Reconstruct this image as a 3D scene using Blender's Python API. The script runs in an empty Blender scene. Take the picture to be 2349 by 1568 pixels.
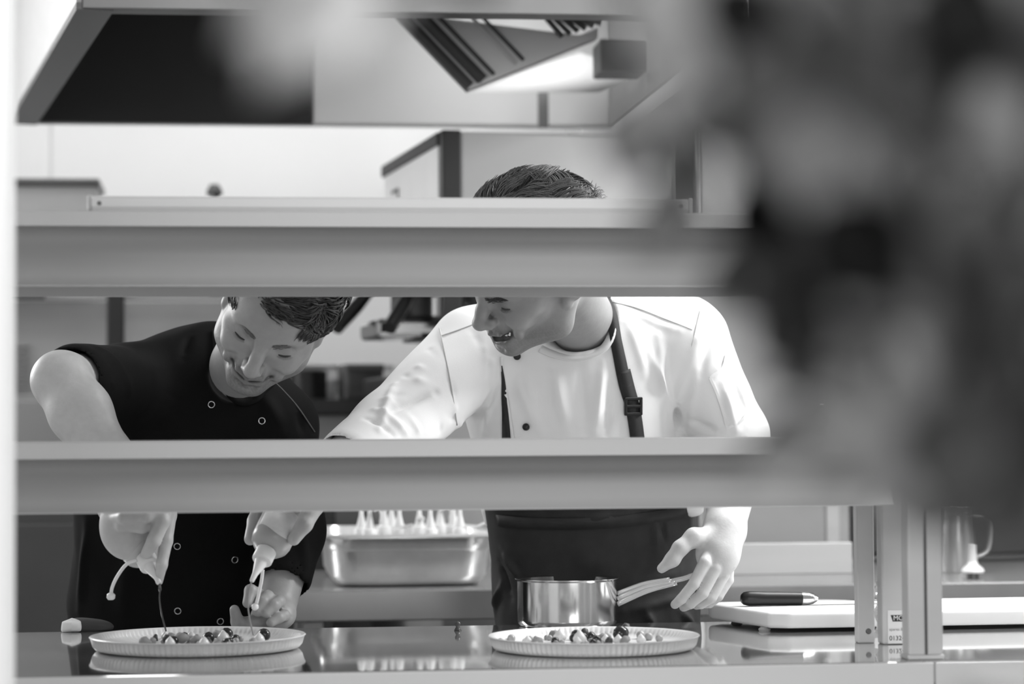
import bpy, bmesh, math, random
import numpy as np
from mathutils import Matrix, Vector

# ------------------------------------------------------------------ camera, world, lights
IW, IH = 2349, 1568
FPX = 85.0 * IW / 36.0
CAM = np.array([0.0, 0.0, 1.207])
YAW, PITCH, ROLL = math.radians(6.5), math.atan(220.0 / FPX), 0.0065
_f = np.array([math.sin(YAW) * math.cos(PITCH), math.cos(YAW) * math.cos(PITCH), math.sin(PITCH)])
_r0 = np.array([math.cos(YAW), -math.sin(YAW), 0.0])
_u0 = np.cross(_r0, _f)
_r = _r0 * math.cos(ROLL) - _u0 * math.sin(ROLL)
_u = np.cross(_r, _f)

scene = bpy.context.scene
col = scene.collection
cd = bpy.data.cameras.new('camera')
cd.lens = 85.0
cd.sensor_width = 36.0
cd.sensor_fit = 'HORIZONTAL'
cd.clip_start = 0.05
cd.dof.use_dof = True
cd.dof.focus_distance = 3.82
cd.dof.aperture_fstop = 3.1
cam = bpy.data.objects.new('camera', cd)
col.objects.link(cam)
m = Matrix.Identity(4)
for i in range(3):
    m[i][0], m[i][1], m[i][2], m[i][3] = _r[i], _u[i], -_f[i], CAM[i]
cam.matrix_world = m
scene.camera = cam

scene.view_settings.view_transform = 'Standard'
scene.view_settings.look = 'None'
scene.view_settings.exposure = -0.32
scene.view_settings.gamma = 1.0
scene.view_settings.use_curve_mapping = False

world = bpy.data.worlds.new('world')
scene.world = world
world.use_nodes = True
world.node_tree.nodes['Background'].inputs[0].default_value = (1, 1, 1, 1)
world.node_tree.nodes['Background'].inputs[1].default_value = 0.43


def area(name, loc, target, sx, sy, power):
    ld = bpy.data.lights.new(name, 'AREA')
    ld.shape = 'RECTANGLE'
    ld.size, ld.size_y, ld.energy = sx, sy, power
    o = bpy.data.objects.new(name, ld)
    col.objects.link(o)
    o.location = loc
    d = Vector(target) - Vector(loc)
    o.rotation_euler = d.to_track_quat('-Z', 'Y').to_euler()
    return o


area('window_light', (3.3, 3.75, 1.75), (0.7, 3.8, 1.15), 1.5, 1.3, 14)
area('added_cheek_spot', (2.0, 3.75, 2.2), (0.5, 3.75, 1.3), 0.5, 0.4, 42)  # unseen spot added to brighten the cheek of the cook in white
area('window_light_rear', (-1.9, 5.6, 2.0), (-0.2, 4.0, 1.2), 1.2, 1.0, 58)
area('ceiling_light_kitchen', (1.45, 4.25, 2.62), (1.1, 3.9, 0.9), 1.4, 0.5, 45)
area('ceiling_light_rear', (0.1, 6.3, 2.62), (0.1, 7.4, 1.5), 2.4, 0.3, 21)
area('added_wall_end_light', (-0.9, 0.6, 2.6), (-0.35, 2.6, 1.2), 1.4, 1.0, 60)  # unseen lamp added to brighten the white wall end
area('added_front_fill', (1.3, -1.6, 1.55), (0.6, 3.7, 1.15), 1.8, 1.3, 62)  # unseen front light added to lift jacket and hands between the shelves

# ------------------------------------------------------------------ helpers
random.seed(7)
rng = np.random.default_rng(7)


def ray(px, py):
    return _f + _r * ((px - IW / 2) / FPX) - _u * ((py - IH / 2) / FPX)


def C(px, py, d):                      # a point seen at a pixel, d metres deep
    return CAM + ray(px, py) * d


def atz(px, py, z):
    q = ray(px, py)
    return CAM + q * ((z - CAM[2]) / q[2])


def aty(px, py, y):
    q = ray(px, py)
    return CAM + q * ((y - CAM[1]) / q[1])


def camvec(v):                         # camera-space vector (right, up, depth) to world
    return _r * v[0] + _u * v[1] + _f * v[2]


MATS = {}


def mat(name, v, rough=0.5, metal=0.0, spec=0.5, trans=0.0, ior=1.45, bump=0.0, bscale=60.0, bstretch=(1, 1, 1),
        var=0.0, vscale=8.0, sss=0.0, attr=None, coat=0.0, emit=0.0, alpha=1.0):
    if name in MATS:
        return MATS[name]
    mt = bpy.data.materials.new(name)
    mt.use_nodes = True
    nt = mt.node_tree
    b = nt.nodes['Principled BSDF']
    b.inputs['Base Color'].default_value = (v, v, v, 1)
    b.inputs['Roughness'].default_value = rough
    b.inputs['Metallic'].default_value = metal
    b.inputs['Specular IOR Level'].default_value = spec
    b.inputs['Transmission Weight'].default_value = trans
    b.inputs['IOR'].default_value = ior
    b.inputs['Coat Weight'].default_value = coat
    b.inputs['Alpha'].default_value = alpha
    if sss:
        b.inputs['Subsurface Weight'].default_value = sss
        b.inputs['Subsurface Radius'].default_value = (0.01, 0.01, 0.01)
        b.inputs['Subsurface Scale'].default_value = 1.0
    if emit:
        b.inputs['Emission Color'].default_value = (1, 1, 1, 1)
        b.inputs['Emission Strength'].default_value = emit
    colour = None
    tc = nt.nodes.new('ShaderNodeTexCoord')
    if attr:
        a = nt.nodes.new('ShaderNodeAttribute')
        a.attribute_name = attr
        colour = a.outputs['Color']
    if var:
        n = nt.nodes.new('ShaderNodeTexNoise')
        n.inputs['Scale'].default_value = vscale
        n.inputs['Detail'].default_value = 6
        mp = nt.nodes.new('ShaderNodeMapping')
        mp.inputs['Scale'].default_value = bstretch
        nt.links.new(tc.outputs['Object'], mp.inputs['Vector'])
        nt.links.new(mp.outputs[0], n.inputs['Vector'])
        mr = nt.nodes.new('ShaderNodeMapRange')
        mr.inputs['From Min'].default_value = 0.3
        mr.inputs['From Max'].default_value = 0.7
        mr.inputs['To Min'].default_value = 1 - var
        mr.inputs['To Max'].default_value = 1 + var
        nt.links.new(n.outputs['Fac'], mr.inputs['Value'])
        mx = nt.nodes.new('ShaderNodeMix')
        mx.data_type = 'RGBA'
        mx.blend_type = 'MULTIPLY'
        mx.inputs[0].default_value = 1.0
        if colour is not None:
            nt.links.new(colour, mx.inputs[6])
        else:
            mx.inputs[6].default_value = (v, v, v, 1)
        nt.links.new(mr.outputs[0], mx.inputs[7])
        colour = mx.outputs[2]
    if colour is not None:
        nt.links.new(colour, b.inputs['Base Color'])
    if bump:
        n = nt.nodes.new('ShaderNodeTexNoise')
        n.inputs['Scale'].default_value = bscale
        n.inputs['Detail'].default_value = 4
        mp = nt.nodes.new('ShaderNodeMapping')
        mp.inputs['Scale'].default_value = bstretch
        nt.links.new(tc.outputs['Object'], mp.inputs['Vector'])
        nt.links.new(mp.outputs[0], n.inputs['Vector'])
        bp = nt.nodes.new('ShaderNodeBump')
        bp.inputs['Strength'].default_value = bump
        bp.inputs['Distance'].default_value = 0.002
        nt.links.new(n.outputs['Fac'], bp.inputs['Height'])
        nt.links.new(bp.outputs[0], b.inputs['Normal'])
    MATS[name] = mt
    return mt


steel = mat('brushed_steel', 0.42, 0.5, 0.35, var=0.04, vscale=30, bstretch=(0.05, 1, 1))
steel_soft = mat('satin_steel', 0.50, 0.5, 0.5, var=0.05, vscale=6)
steel_dark = mat('dark_steel', 0.10, 0.35, 0.6, var=0.15, vscale=4)
steel_shiny = mat('polished_steel', 0.75, 0.12, 1.0, var=0.04, vscale=12)
counter_mat = mat('polished_worktop', 0.6, 0.05, 0.85, bump=0.03, bscale=9)
panel_grey = mat('grey_panel', 0.34, 0.45, 0.2, var=0.05, vscale=3)
panel_dark = mat('charcoal_panel', 0.06, 0.5, 0.0, var=0.1, vscale=5)
wall_white = mat('white_wall_paint', 0.82, 0.6, var=0.02, vscale=2)
black_plastic = mat('black_plastic', 0.012, 0.35)
white_plastic = mat('white_plastic', 0.76, 0.35, sss=0.2)
porcelain = mat('glazed_stoneware', 0.62, 0.25, var=0.08, vscale=20)


class MB:
    def __init__(s):
        s.v, s.f = [], []

    def add(s, vs, fs):
        o = len(s.v)
        s.v += [tuple(map(float, q)) for q in vs]
        s.f += [tuple(i + o for i in q) for q in fs]
        return s

    def box(s, lo, hi, R=None, c=None):
        x0, y0, z0 = lo
        x1, y1, z1 = hi
        vs = np.array([(x0, y0, z0), (x1, y0, z0), (x1, y1, z0), (x0, y1, z0), (x0, y0, z1), (x1, y0, z1), (x1, y1, z1), (x0, y1, z1)], float)
        if R is not None:
            vs = vs @ np.array(R).T
        if c is not None:
            vs = vs + np.array(c)
        return s.add(vs, [(0, 3, 2, 1), (4, 5, 6, 7), (0, 1, 5, 4), (1, 2, 6, 5), (2, 3, 7, 6), (3, 0, 4, 7)])

    def bbox(s, lo, hi, b=0.003, seg=2, R=None, c=None):
        bm = bmesh.new()
        bmesh.ops.create_cube(bm, size=1.0)
        lo, hi = np.array(lo, float), np.array(hi, float)
        for w in bm.verts:
            w.co = Vector((lo + hi) / 2 + np.array(w.co) * (hi - lo))
        bmesh.ops.bevel(bm, geom=list(bm.edges), offset=b, segments=seg, affect='EDGES', profile=0.5)
        bm.verts.index_update()
        vs = np.array([tuple(w.co) for w in bm.verts])
        if R is not None:
            vs = vs @ np.array(R).T
        if c is not None:
            vs = vs + np.array(c)
        fs = [tuple(w.index for w in q.verts) for q in bm.faces]
        bm.free()
        return s.add(vs, fs)

    def tube(s, path, rad, n=8, caps=True, flat=None):
        P = [np.array(q, float) for q in path]
        k = len(P)
        if not hasattr(rad, '__len__'):
            rad = [rad] * k
        up = np.array([0.013, 0.021, 1.0])
        vs, fs = [], []
        prev = None
        for i in range(k):
            t = P[min(i + 1, k - 1)] - P[max(i - 1, 0)]
            t = t / (np.linalg.norm(t) + 1e-12)
            a = np.cross(t, up) if prev is None else prev - t * np.dot(prev, t)
            if np.linalg.norm(a) < 1e-4:
                a = np.cross(t, np.array([1.0, 0.2, 0.1]))
            a /= np.linalg.norm(a)
            prev = a
            b = np.cross(t, a)
            for j in range(n):
                q = 2 * math.pi * j / n
                vs.append(P[i] + (a * math.cos(q) + b * math.sin(q) * (flat or 1.0)) * rad[i])
        for i in range(k - 1):
            for j in range(n):
                fs.append((i * n + j, i * n + (j + 1) % n, (i + 1) * n + (j + 1) % n, (i + 1) * n + j))
        if caps:
            fs.append(tuple(range(n))[::-1])
            fs.append(tuple((k - 1) * n + j for j in range(n)))
        return s.add(vs, fs)

    def lathe(s, prof, n=32, R=None, c=(0, 0, 0), wob=None):
        vs, fs = [], []
        for (r, z) in prof:
            for j in range(n):
                q = 2 * math.pi * j / n
                rr = r * (wob(q, r, z) if wob else 1.0)
                vs.append((rr * math.cos(q), rr * math.sin(q), z))
        vs = np.array(vs)
        if R is not None:
            vs = vs @ np.array(R).T
        vs = vs + np.array(c)
        for i in range(len(prof) - 1):
            for j in range(n):
                fs.append((i * n + j, i * n + (j + 1) % n, (i + 1) * n + (j + 1) % n, (i + 1) * n + j))
        fs.append(tuple(range(n))[::-1])
        k = len(prof) - 1
        fs.append(tuple(k * n + j for j in range(n)))
        return s.add(vs, fs)

    def prism(s, poly, x0, x1, axis=0):              # closed polygon (a,b) extruded along an axis
        n = len(poly)
        vs = []
        for x in (x0, x1):
            for (a, b) in poly:
                p = [a, b]
                p.insert(axis, x)
                vs.append(p)
        fs = [tuple(range(n))[::-1], tuple(range(n, 2 * n))]
        for j in range(n):
            fs.append((j, (j + 1) % n, n + (j + 1) % n, n + j))
        return s.add(vs, fs)

    def ribbon(s, pts, nrm, wid, th):                # strap: centre points, outward normals, half widths, thickness
        vs, fs = [], []
        k = len(pts)
        for i in range(k):
            t = np.array(pts[min(i + 1, k - 1)]) - np.array(pts[max(i - 1, 0)])
            t /= np.linalg.norm(t) + 1e-9
            nn = np.array(nrm[i])
            w = np.cross(t, nn)
            w /= np.linalg.norm(w) + 1e-9
            hw = wid[i] if hasattr(wid, '__len__') else wid
            p = np.array(pts[i])
            vs += [p - w * hw, p + w * hw, p + w * hw + nn * th, p - w * hw + nn * th]
        for i in range(k - 1):
            a, b = i * 4, i * 4 + 4
            for j in range(4):
                fs.append((a + j, a + (j + 1) % 4, b + (j + 1) % 4, b + j))
        fs += [(3, 2, 1, 0), tuple(4 * (k - 1) + j for j in range(4))]
        return s.add(vs, fs)

    def build(s, name, material, parent=None, smooth=False, angle=None):
        me = bpy.data.meshes.new(name)
        me.from_pydata(s.v, [], s.f)
        bm = bmesh.new()
        bm.from_mesh(me)
        bmesh.ops.recalc_face_normals(bm, faces=bm.faces)
        bm.to_mesh(me)
        bm.free()
        if smooth:
            me.polygons.foreach_set('use_smooth', [True] * len(me.polygons))
            if angle:
                me.set_sharp_from_angle(angle=math.radians(angle))
        return link(name, me, material, parent)


def link(name, me, material, parent=None):
    if material is not None:
        me.materials.append(material)
    o = bpy.data.objects.new(name, me)
    col.objects.link(o)
    if parent is not None:
        o.parent = parent
        o.matrix_parent_inverse = parent.matrix_basis.inverted() if not parent.get('local') else Matrix.Identity(4)
        if parent.parent is not None and not parent.get('local'):
            o.matrix_parent_inverse = Matrix.Identity(4)
    return o


def tag(o, label, cat, group=None, kind=None):
    o['label'] = label
    o['category'] = cat
    if group:
        o['group'] = group
    if kind:
        o['kind'] = kind
    return o


def thing(name, label, cat, loc=(0, 0, 0), group=None, local=False):
    o = bpy.data.objects.new(name, None)
    col.objects.link(o)
    o.location = loc
    o.empty_display_size = 0.05
    o.matrix_basis = Matrix.Translation(Vector(loc))
    if local:
        o['local'] = True
    return tag(o, label, cat, group)


def struct(o, label=None):
    o['kind'] = 'structure'
    if label:
        o['label'] = label
    return o


def copy_tree(o, parent=None):
    c = o.copy()
    col.objects.link(c)
    c.parent = parent
    for ch in list(o.children):
        copy_tree(ch, c)
    return c


def rot_to(zdir, xhint=(1, 0, 0)):                   # matrix whose columns are axes, z along zdir
    z = np.array(zdir, float)
    z /= np.linalg.norm(z)
    x = np.array(xhint, float)
    x = x - z * np.dot(x, z)
    x /= np.linalg.norm(x)
    return np.stack([x, np.cross(z, x), z], 1)


def bez(pts, n=24):                                  # Catmull-Rom through points
    P = [np.array(q, float) for q in pts]
    P = [2 * P[0] - P[1]] + P + [2 * P[-1] - P[-2]]
    out = []
    segs = len(P) - 3
    for i in range(segs):
        k = max(2, n // segs)
        for j in range(k + (1 if i == segs - 1 else 0)):
            t = j / k
            a, b, c, d = P[i:i + 4]
            out.append(0.5 * ((2 * b) + (-a + c) * t + (2 * a - 5 * b + 4 * c - d) * t * t + (-a + 3 * b - 3 * c + d) * t ** 3))
    return out


# ------------------------------------------------------------------ signed-distance surfaces (bodies, clothes, hands)
def smin(a, b, k):
    h = np.clip(0.5 + 0.5 * (b - a) / k, 0, 1)
    return b + (a - b) * h - k * h * (1 - h)


class SDF:
    def __init__(s):
        s.p = []

    def cone(s, a, b, ra, rb, k=0.01, op='+'):
        s.p.append(('c', op, k, (np.array(a, np.float32), np.array(b, np.float32), ra, rb)))
        return s

    def chain(s, pts, rads, k=0.01, op='+'):
        for i in range(len(pts) - 1):
            s.cone(pts[i], pts[i + 1], rads[i], rads[i + 1], k, op)
        return s

    def ell(s, c, r, R=None, k=0.02, op='+'):
        s.p.append(('e', op, k, (np.array(c, np.float32), np.array(r, np.float32), np.eye(3, dtype=np.float32) if R is None else np.array(R, np.float32))))
        return s

    def plane(s, c, n, k=0.003, op='-'):             # removes the side n points to
        n = np.array(n, float)
        s.p.append(('p', op, k, (np.array(c, np.float32), (n / np.linalg.norm(n)).astype(np.float32))))
        return s

    def one(s, q, P):
        t, op, k, a = q
        if t == 'c':
            A, B, ra, rb = a
            d = B - A
            w = P - A
            h = np.clip((w @ d) / (d @ d + 1e-12), 0, 1)
            return np.linalg.norm(w - h[:, None] * d, axis=1) - (ra + (rb - ra) * h)
        if t == 'e':
            c, r, R = a
            w = (P - c) @ R
            q1 = w / r
            k0 = np.linalg.norm(q1, axis=1)
            k1 = np.linalg.norm(q1 / r, axis=1)
            return np.where(k1 > 1e-6, k0 * (k0 - 1) / np.maximum(k1, 1e-6), -r.min())
        c, n = a
        return -((P - c) @ n)

    def ev(s, P, idx=None):
        P = np.asarray(P, np.float32)
        d = np.full(len(P), 9.0, np.float32)
        for i, q in enumerate(s.p):
            if idx is not None and not idx[i]:
                continue
            v = s.one(q, P)
            if q[1] == '+':
                d = smin(d, v, q[2])
            else:
                d = -smin(-d, v, q[2])
        return d

    def mesh(s, lo, hi, vox):
        lo, hi = np.array(lo, float), np.array(hi, float)
        B = 12
        n = (np.ceil((hi - lo) / vox).astype(int) // B + 1) * B
        val = np.full(tuple(n), 1.0, np.float32)
        nb = n // B
        ctr = np.stack(np.meshgrid(*[np.arange(m_) for m_ in nb], indexing='ij'), -1).reshape(-1, 3)
        cp = lo + (ctr * B + (B - 1) / 2) * vox
        each = np.stack([s.one(q, cp.astype(np.float32)) for q in s.p], 1)
        dc = s.ev(cp)
        R = B * vox * 0.5 * 1.7320508
        ks = np.array([q[2] for q in s.p])
        near = np.abs(dc) < R * 1.5 + 0.004
        g = np.stack(np.meshgrid(*[np.arange(B)] * 3, indexing='ij'), -1).reshape(-1, 3)
        for i in range(len(ctr)):
            a = ctr[i] * B
            sl = tuple(slice(a[j], a[j] + B) for j in range(3))
            if not near[i]:
                val[sl] = 1.0 if dc[i] > 0 else -1.0
                continue
            idx = (each[i] < 3 * R + ks + 0.004)
            val[sl] = s.ev(lo + (a + g) * vox, idx).reshape(B, B, B)
        return surface_nets(val, lo, vox)


def surface_nets(val, lo, vox):
    ins = val < 0
    c8 = [ins[i:ins.shape[0] - 1 + i, j:ins.shape[1] - 1 + j, k:ins.shape[2] - 1 + k] for i in (0, 1) for j in (0, 1) for k in (0, 1)]
    cnt = sum(c.astype(np.int8) for c in c8)
    act = (cnt > 0) & (cnt < 8)
    I = np.argwhere(act)
    idm = -np.ones(act.shape, np.int64)
    idm[act] = np.arange(len(I))
    offs = np.array([(i, j, k) for i in (0, 1) for j in (0, 1) for k in (0, 1)])
    cv = np.stack([val[I[:, 0] + o[0], I[:, 1] + o[1], I[:, 2] + o[2]] for o in offs], 1)
    acc = np.zeros((len(I), 3))
    num = np.zeros(len(I))
    for a in range(8):
        for b in range(a + 1, 8):
            if np.abs(offs[a] - offs[b]).sum() != 1:
                continue
            va, vb = cv[:, a], cv[:, b]
            mk = (va < 0) != (vb < 0)
            t = np.where(mk, va / np.where(mk, va - vb, 1), 0)
            acc += np.where(mk[:, None], offs[a] + t[:, None] * (offs[b] - offs[a]), 0)
            num += mk
    V = lo + (I + acc / num[:, None]) * vox
    F = []
    for ax in range(3):
        sl0 = [slice(None)] * 3
        sl1 = [slice(None)] * 3
        sl0[ax], sl1[ax] = slice(0, -1), slice(1, None)
        E = np.argwhere(ins[tuple(sl0)] != ins[tuple(sl1)])
        u, w = (ax + 1) % 3, (ax + 2) % 3
        ok = (E[:, u] > 0) & (E[:, w] > 0) & (E[:, u] < val.shape[u] - 1) & (E[:, w] < val.shape[w] - 1)
        E = E[ok]
        flip = ins[E[:, 0], E[:, 1], E[:, 2]]
        q = []
        for du, dw in ((1, 1), (0, 1), (0, 0), (1, 0)):
            e = E.copy()
            e[:, u] -= du
            e[:, w] -= dw
            q.append(idm[e[:, 0], e[:, 1], e[:, 2]])
        q = np.stack(q, 1)
        q[~flip] = q[~flip][:, ::-1]
        F.append(q)
    F = np.concatenate(F)
    use, inv = np.unique(F, return_inverse=True)
    return V[use], inv.reshape(F.shape)


def normals(V, F):
    n = np.zeros_like(V)
    fn = np.cross(V[F[:, 2]] - V[F[:, 0]], V[F[:, 3]] - V[F[:, 1]])
    for j in range(4):
        np.add.at(n, F[:, j], fn)
    return n / (np.linalg.norm(n, axis=1)[:, None] + 1e-12)


def smooth_v(V, F, it=2, lam=0.5):
    for _ in range(it):
        a = np.zeros_like(V)
        c = np.zeros(len(V))
        for j in range(4):
            for o in (1, 3):
                np.add.at(a, F[:, j], V[F[:, (j + o) % 4]])
                np.add.at(c, F[:, j], 1)
        V = np.where(c[:, None] > 0, V + lam * (a / np.maximum(c, 1)[:, None] - V), V)
    return V


def quads(name, V, F, material, parent=None, shade=None):
    me = bpy.data.meshes.new(name)
    me.vertices.add(len(V))
    me.vertices.foreach_set('co', np.asarray(V, np.float32).ravel())
    me.loops.add(len(F) * 4)
    me.loops.foreach_set('vertex_index', np.asarray(F, np.int32).ravel())
    me.polygons.add(len(F))
    me.polygons.foreach_set('loop_start', np.arange(len(F), dtype=np.int32) * 4)
    me.update(calc_edges=True)
    me.polygons.foreach_set('use_smooth', [True] * len(F))
    if shade is not None:
        ca = me.color_attributes.new('tone', 'FLOAT_COLOR', 'POINT')
        a = np.ones((len(V), 4), np.float32)
        a[:, :3] = np.asarray(shade, np.float32)[:, None]
        ca.data.foreach_set('color', a.ravel())
    return link(name, me, material, parent)


def hit(px, py, S, d0=3.2, d1=4.6):
    q = ray(px, py)
    n = np.linalg.norm(q)
    t = d0
    for _ in range(120):
        p = CAM + q * t
        d = float(S.ev(p[None])[0])
        if d < 0.0004:
            break
        t += max(d, 0.0005) / n * 0.8
        if t > d1:
            return None, None
    e = 0.004
    g = np.array([float(S.ev((p + np.eye(3)[i] * e)[None])[0] - S.ev((p - np.eye(3)[i] * e)[None])[0]) for i in range(3)])
    return p, g / (np.linalg.norm(g) + 1e-9)


def hits(pts, S, n=24, lift=0.0):
    P, N = [], []
    for q in bez([(a, b, 0) for a, b in pts], n):
        p, nn = hit(q[0], q[1], S)
        if p is not None:
            P.append(p + nn * lift)
            N.append(nn)
    return P, N


def seg_dist(P, a, b):
    d = b - a
    h = np.clip(((P - a) @ d) / (d @ d + 1e-12), 0, 1)
    return np.linalg.norm(P - a - h[:, None] * d, axis=1), h

# ------------------------------------------------------------------ the room
YG = 3.24                                  # front plane of the pass gantry
ZC = 0.90                                  # counter top
YB = 4.60                                  # front of the rear work table
ZT = 0.92
YW = 7.2
floor_mat = mat('floor_tiles', 0.25, 0.5, var=0.15, vscale=5)
struct(MB().box((-2.6, -2.5, -0.1), (4.0, YW + 0.2, 0.0)).build('floor', floor_mat))
struct(MB().box((-2.6, 2.35, 2.7), (4.0, YW + 0.2, 2.8)).build('ceiling', wall_white))
wb = struct(MB().box((-2.6, YW + 0.004, 0), (4.0, YW + 0.2, 2.7)).build('wall_back', wall_white))
sx = aty(118, 100, YW)[0]
edges = [-2.6, sx - 1.2, sx, sx + 1.2, sx + 2.4, sx + 3.6, 4.0]
for a, b in zip(edges[:-1], edges[1:]):
    MB().box((a + 0.004, YW - 0.006, 0), (b - 0.004, YW + 0.004, 2.7)).build('wall_panel', wall_white, wb)
struct(MB().box((-2.7, 2.6, 0), (-2.6, YW + 0.2, 2.7)).build('wall_left', wall_white))
# right wall with a window opening where the daylight comes in
wr = MB()
wr.box((4.0, 2.6, 0), (4.1, YW + 0.2, 1.0)).box((4.0, 2.6, 2.5), (4.1, YW + 0.2, 2.7))
wr.box((4.0, 2.6, 1.0), (4.1, 2.9, 2.5)).box((4.0, 4.9, 1.0), (4.1, YW + 0.2, 2.5))
struct(wr.build('wall_right', wall_white))
fr = MB()
for (a, b, c, d) in ((2.9, 2.96, 1.0, 2.5), (4.84, 4.9, 1.0, 2.5), (2.9, 4.9, 1.0, 1.06), (2.9, 4.9, 2.44, 2.5), (3.87, 3.93, 1.0, 2.5)):
    fr.box((4.02, a, c), (4.08, b, d))
wn = struct(fr.build('window_1', wall_white))
glass = mat('window_glass', 1.0, 0.0, 0.0, trans=1.0)
for a, b in ((2.96, 3.87), (3.93, 4.84)):
    MB().box((4.045, a, 1.06), (4.055, b, 2.44)).build('window_pane', glass, wn)
# bright wall end beside the pass, close to the camera
e = aty(36, 784, 2.50)
struct(MB().bbox((e[0] - 0.9, 2.45, 0.0), (e[0], 2.50, 2.7), 0.006).build('wall_front', wall_white))

# ------------------------------------------------------------------ pass counter
xl, xr = -1.0, 1.9
cn = thing('pass_counter', 'long polished steel counter holding the two fluted plates', 'counter', (0.4, 3.5, 0))
YCB = atz(1000, 1435, ZC)[1]
MB().bbox((xl, YG - 0.022, ZC - 0.03), (xr, YCB, ZC), 0.003).build('worktop', counter_mat, cn)
xs = aty(2146, 1545, YG - 0.025)[0]
fas = mat('counter_fascia', 0.60, 0.55, 0.2, var=0.03, vscale=3)
MB().bbox((xl, YG - 0.0235, ZC - 0.30), (xs - 0.001, YG - 0.01, ZC - 0.0015), 0.002).build('front_panel', fas, cn)
fas2 = MB().bbox((xs + 0.001, YG - 0.0235, ZC - 0.30), (xr, YG - 0.01, ZC - 0.0015), 0.002).build('front_panel', fas, cn)
MB().box((xl + 0.02, YG, 0.1), (xr - 0.02, YCB - 0.06, ZC - 0.03)).build('body', steel_soft, cn)
MB().box((xl + 0.05, YG + 0.05, 0.0), (xr - 0.05, YCB - 0.1, 0.1)).build('plinth', panel_dark, cn)

# ------------------------------------------------------------------ heated gantry above the pass
gx0 = -0.45
gx1 = aty(2165, 1500, YG)[0]
ga = thing('heated_gantry', 'two-tier steel pass gantry with heat lamp housings standing on the counter', 'shelf', (0.4, YG + 0.14, ZC))
gantry_mat = mat('gantry_steel', 0.50, 0.55, 0.2, var=0.03, vscale=25, bstretch=(0.03, 1, 1))
gantry_low = mat('gantry_housing_steel', 0.45, 0.55, 0.2, var=0.03, vscale=25, bstretch=(0.03, 1, 1))


def tier(ytop, ylip, ybot):
    zt = aty(1174, ytop, YG)[2]
    zl = aty(1174, ylip, YG)[2]
    zb = aty(1174, ybot, YG + 0.03)[2]
    sh = MB()
    sh.prism([(YG, zl), (YG, zt - 0.002), (YG + 0.002, zt), (YG + 0.30, zt), (YG + 0.302, zt - 0.002), (YG + 0.302, zl), (YG + 0.298, zl),
              (YG + 0.298, zt - 0.004), (YG + 0.004, zt - 0.004), (YG + 0.004, zl)], gx0, gx1)
    shelf = sh.build('shelf', gantry_mat, ga)
    h = zl - zb
    prof = [(YG + 0.075, zt - 0.0045), (YG + 0.074, zl - 0.05 * h), (YG + 0.066, zl - 0.3 * h), (YG + 0.052, zl - 0.55 * h),
            (YG + 0.04, zl - 0.8 * h), (YG + 0.032, zb + 0.003), (YG + 0.029, zb + 0.0015), (YG + 0.029, zb), (YG + 0.04, zb), (YG + 0.06, zl - 0.5 * h),
            (YG + 0.085, zt - 0.03), (YG + 0.215, zt - 0.03), (YG + 0.24, zl - 0.5 * h), (YG + 0.26, zb), (YG + 0.271, zb), (YG + 0.26, zl - 0.6 * h), (YG + 0.225, zt - 0.0045)]
    hs = MB().prism(prof, gx0 + 0.03, gx1 - 0.06).build('lamp_housing', gantry_low, ga, smooth=True, angle=35)
    for k in range(3):
        x = gx0 + 0.3 + k * 0.42
        MB().tube([(x - 0.13, YG + 0.15, zt - 0.045), (x + 0.13, YG + 0.15, zt - 0.045)], 0.006, 8).build('heat_tube', white_plastic, hs)
    return zt, zl


zt1, zl1 = tier(486, 521, 657)
zt2, zl2 = tier(1005, 1045, 1168)

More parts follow.
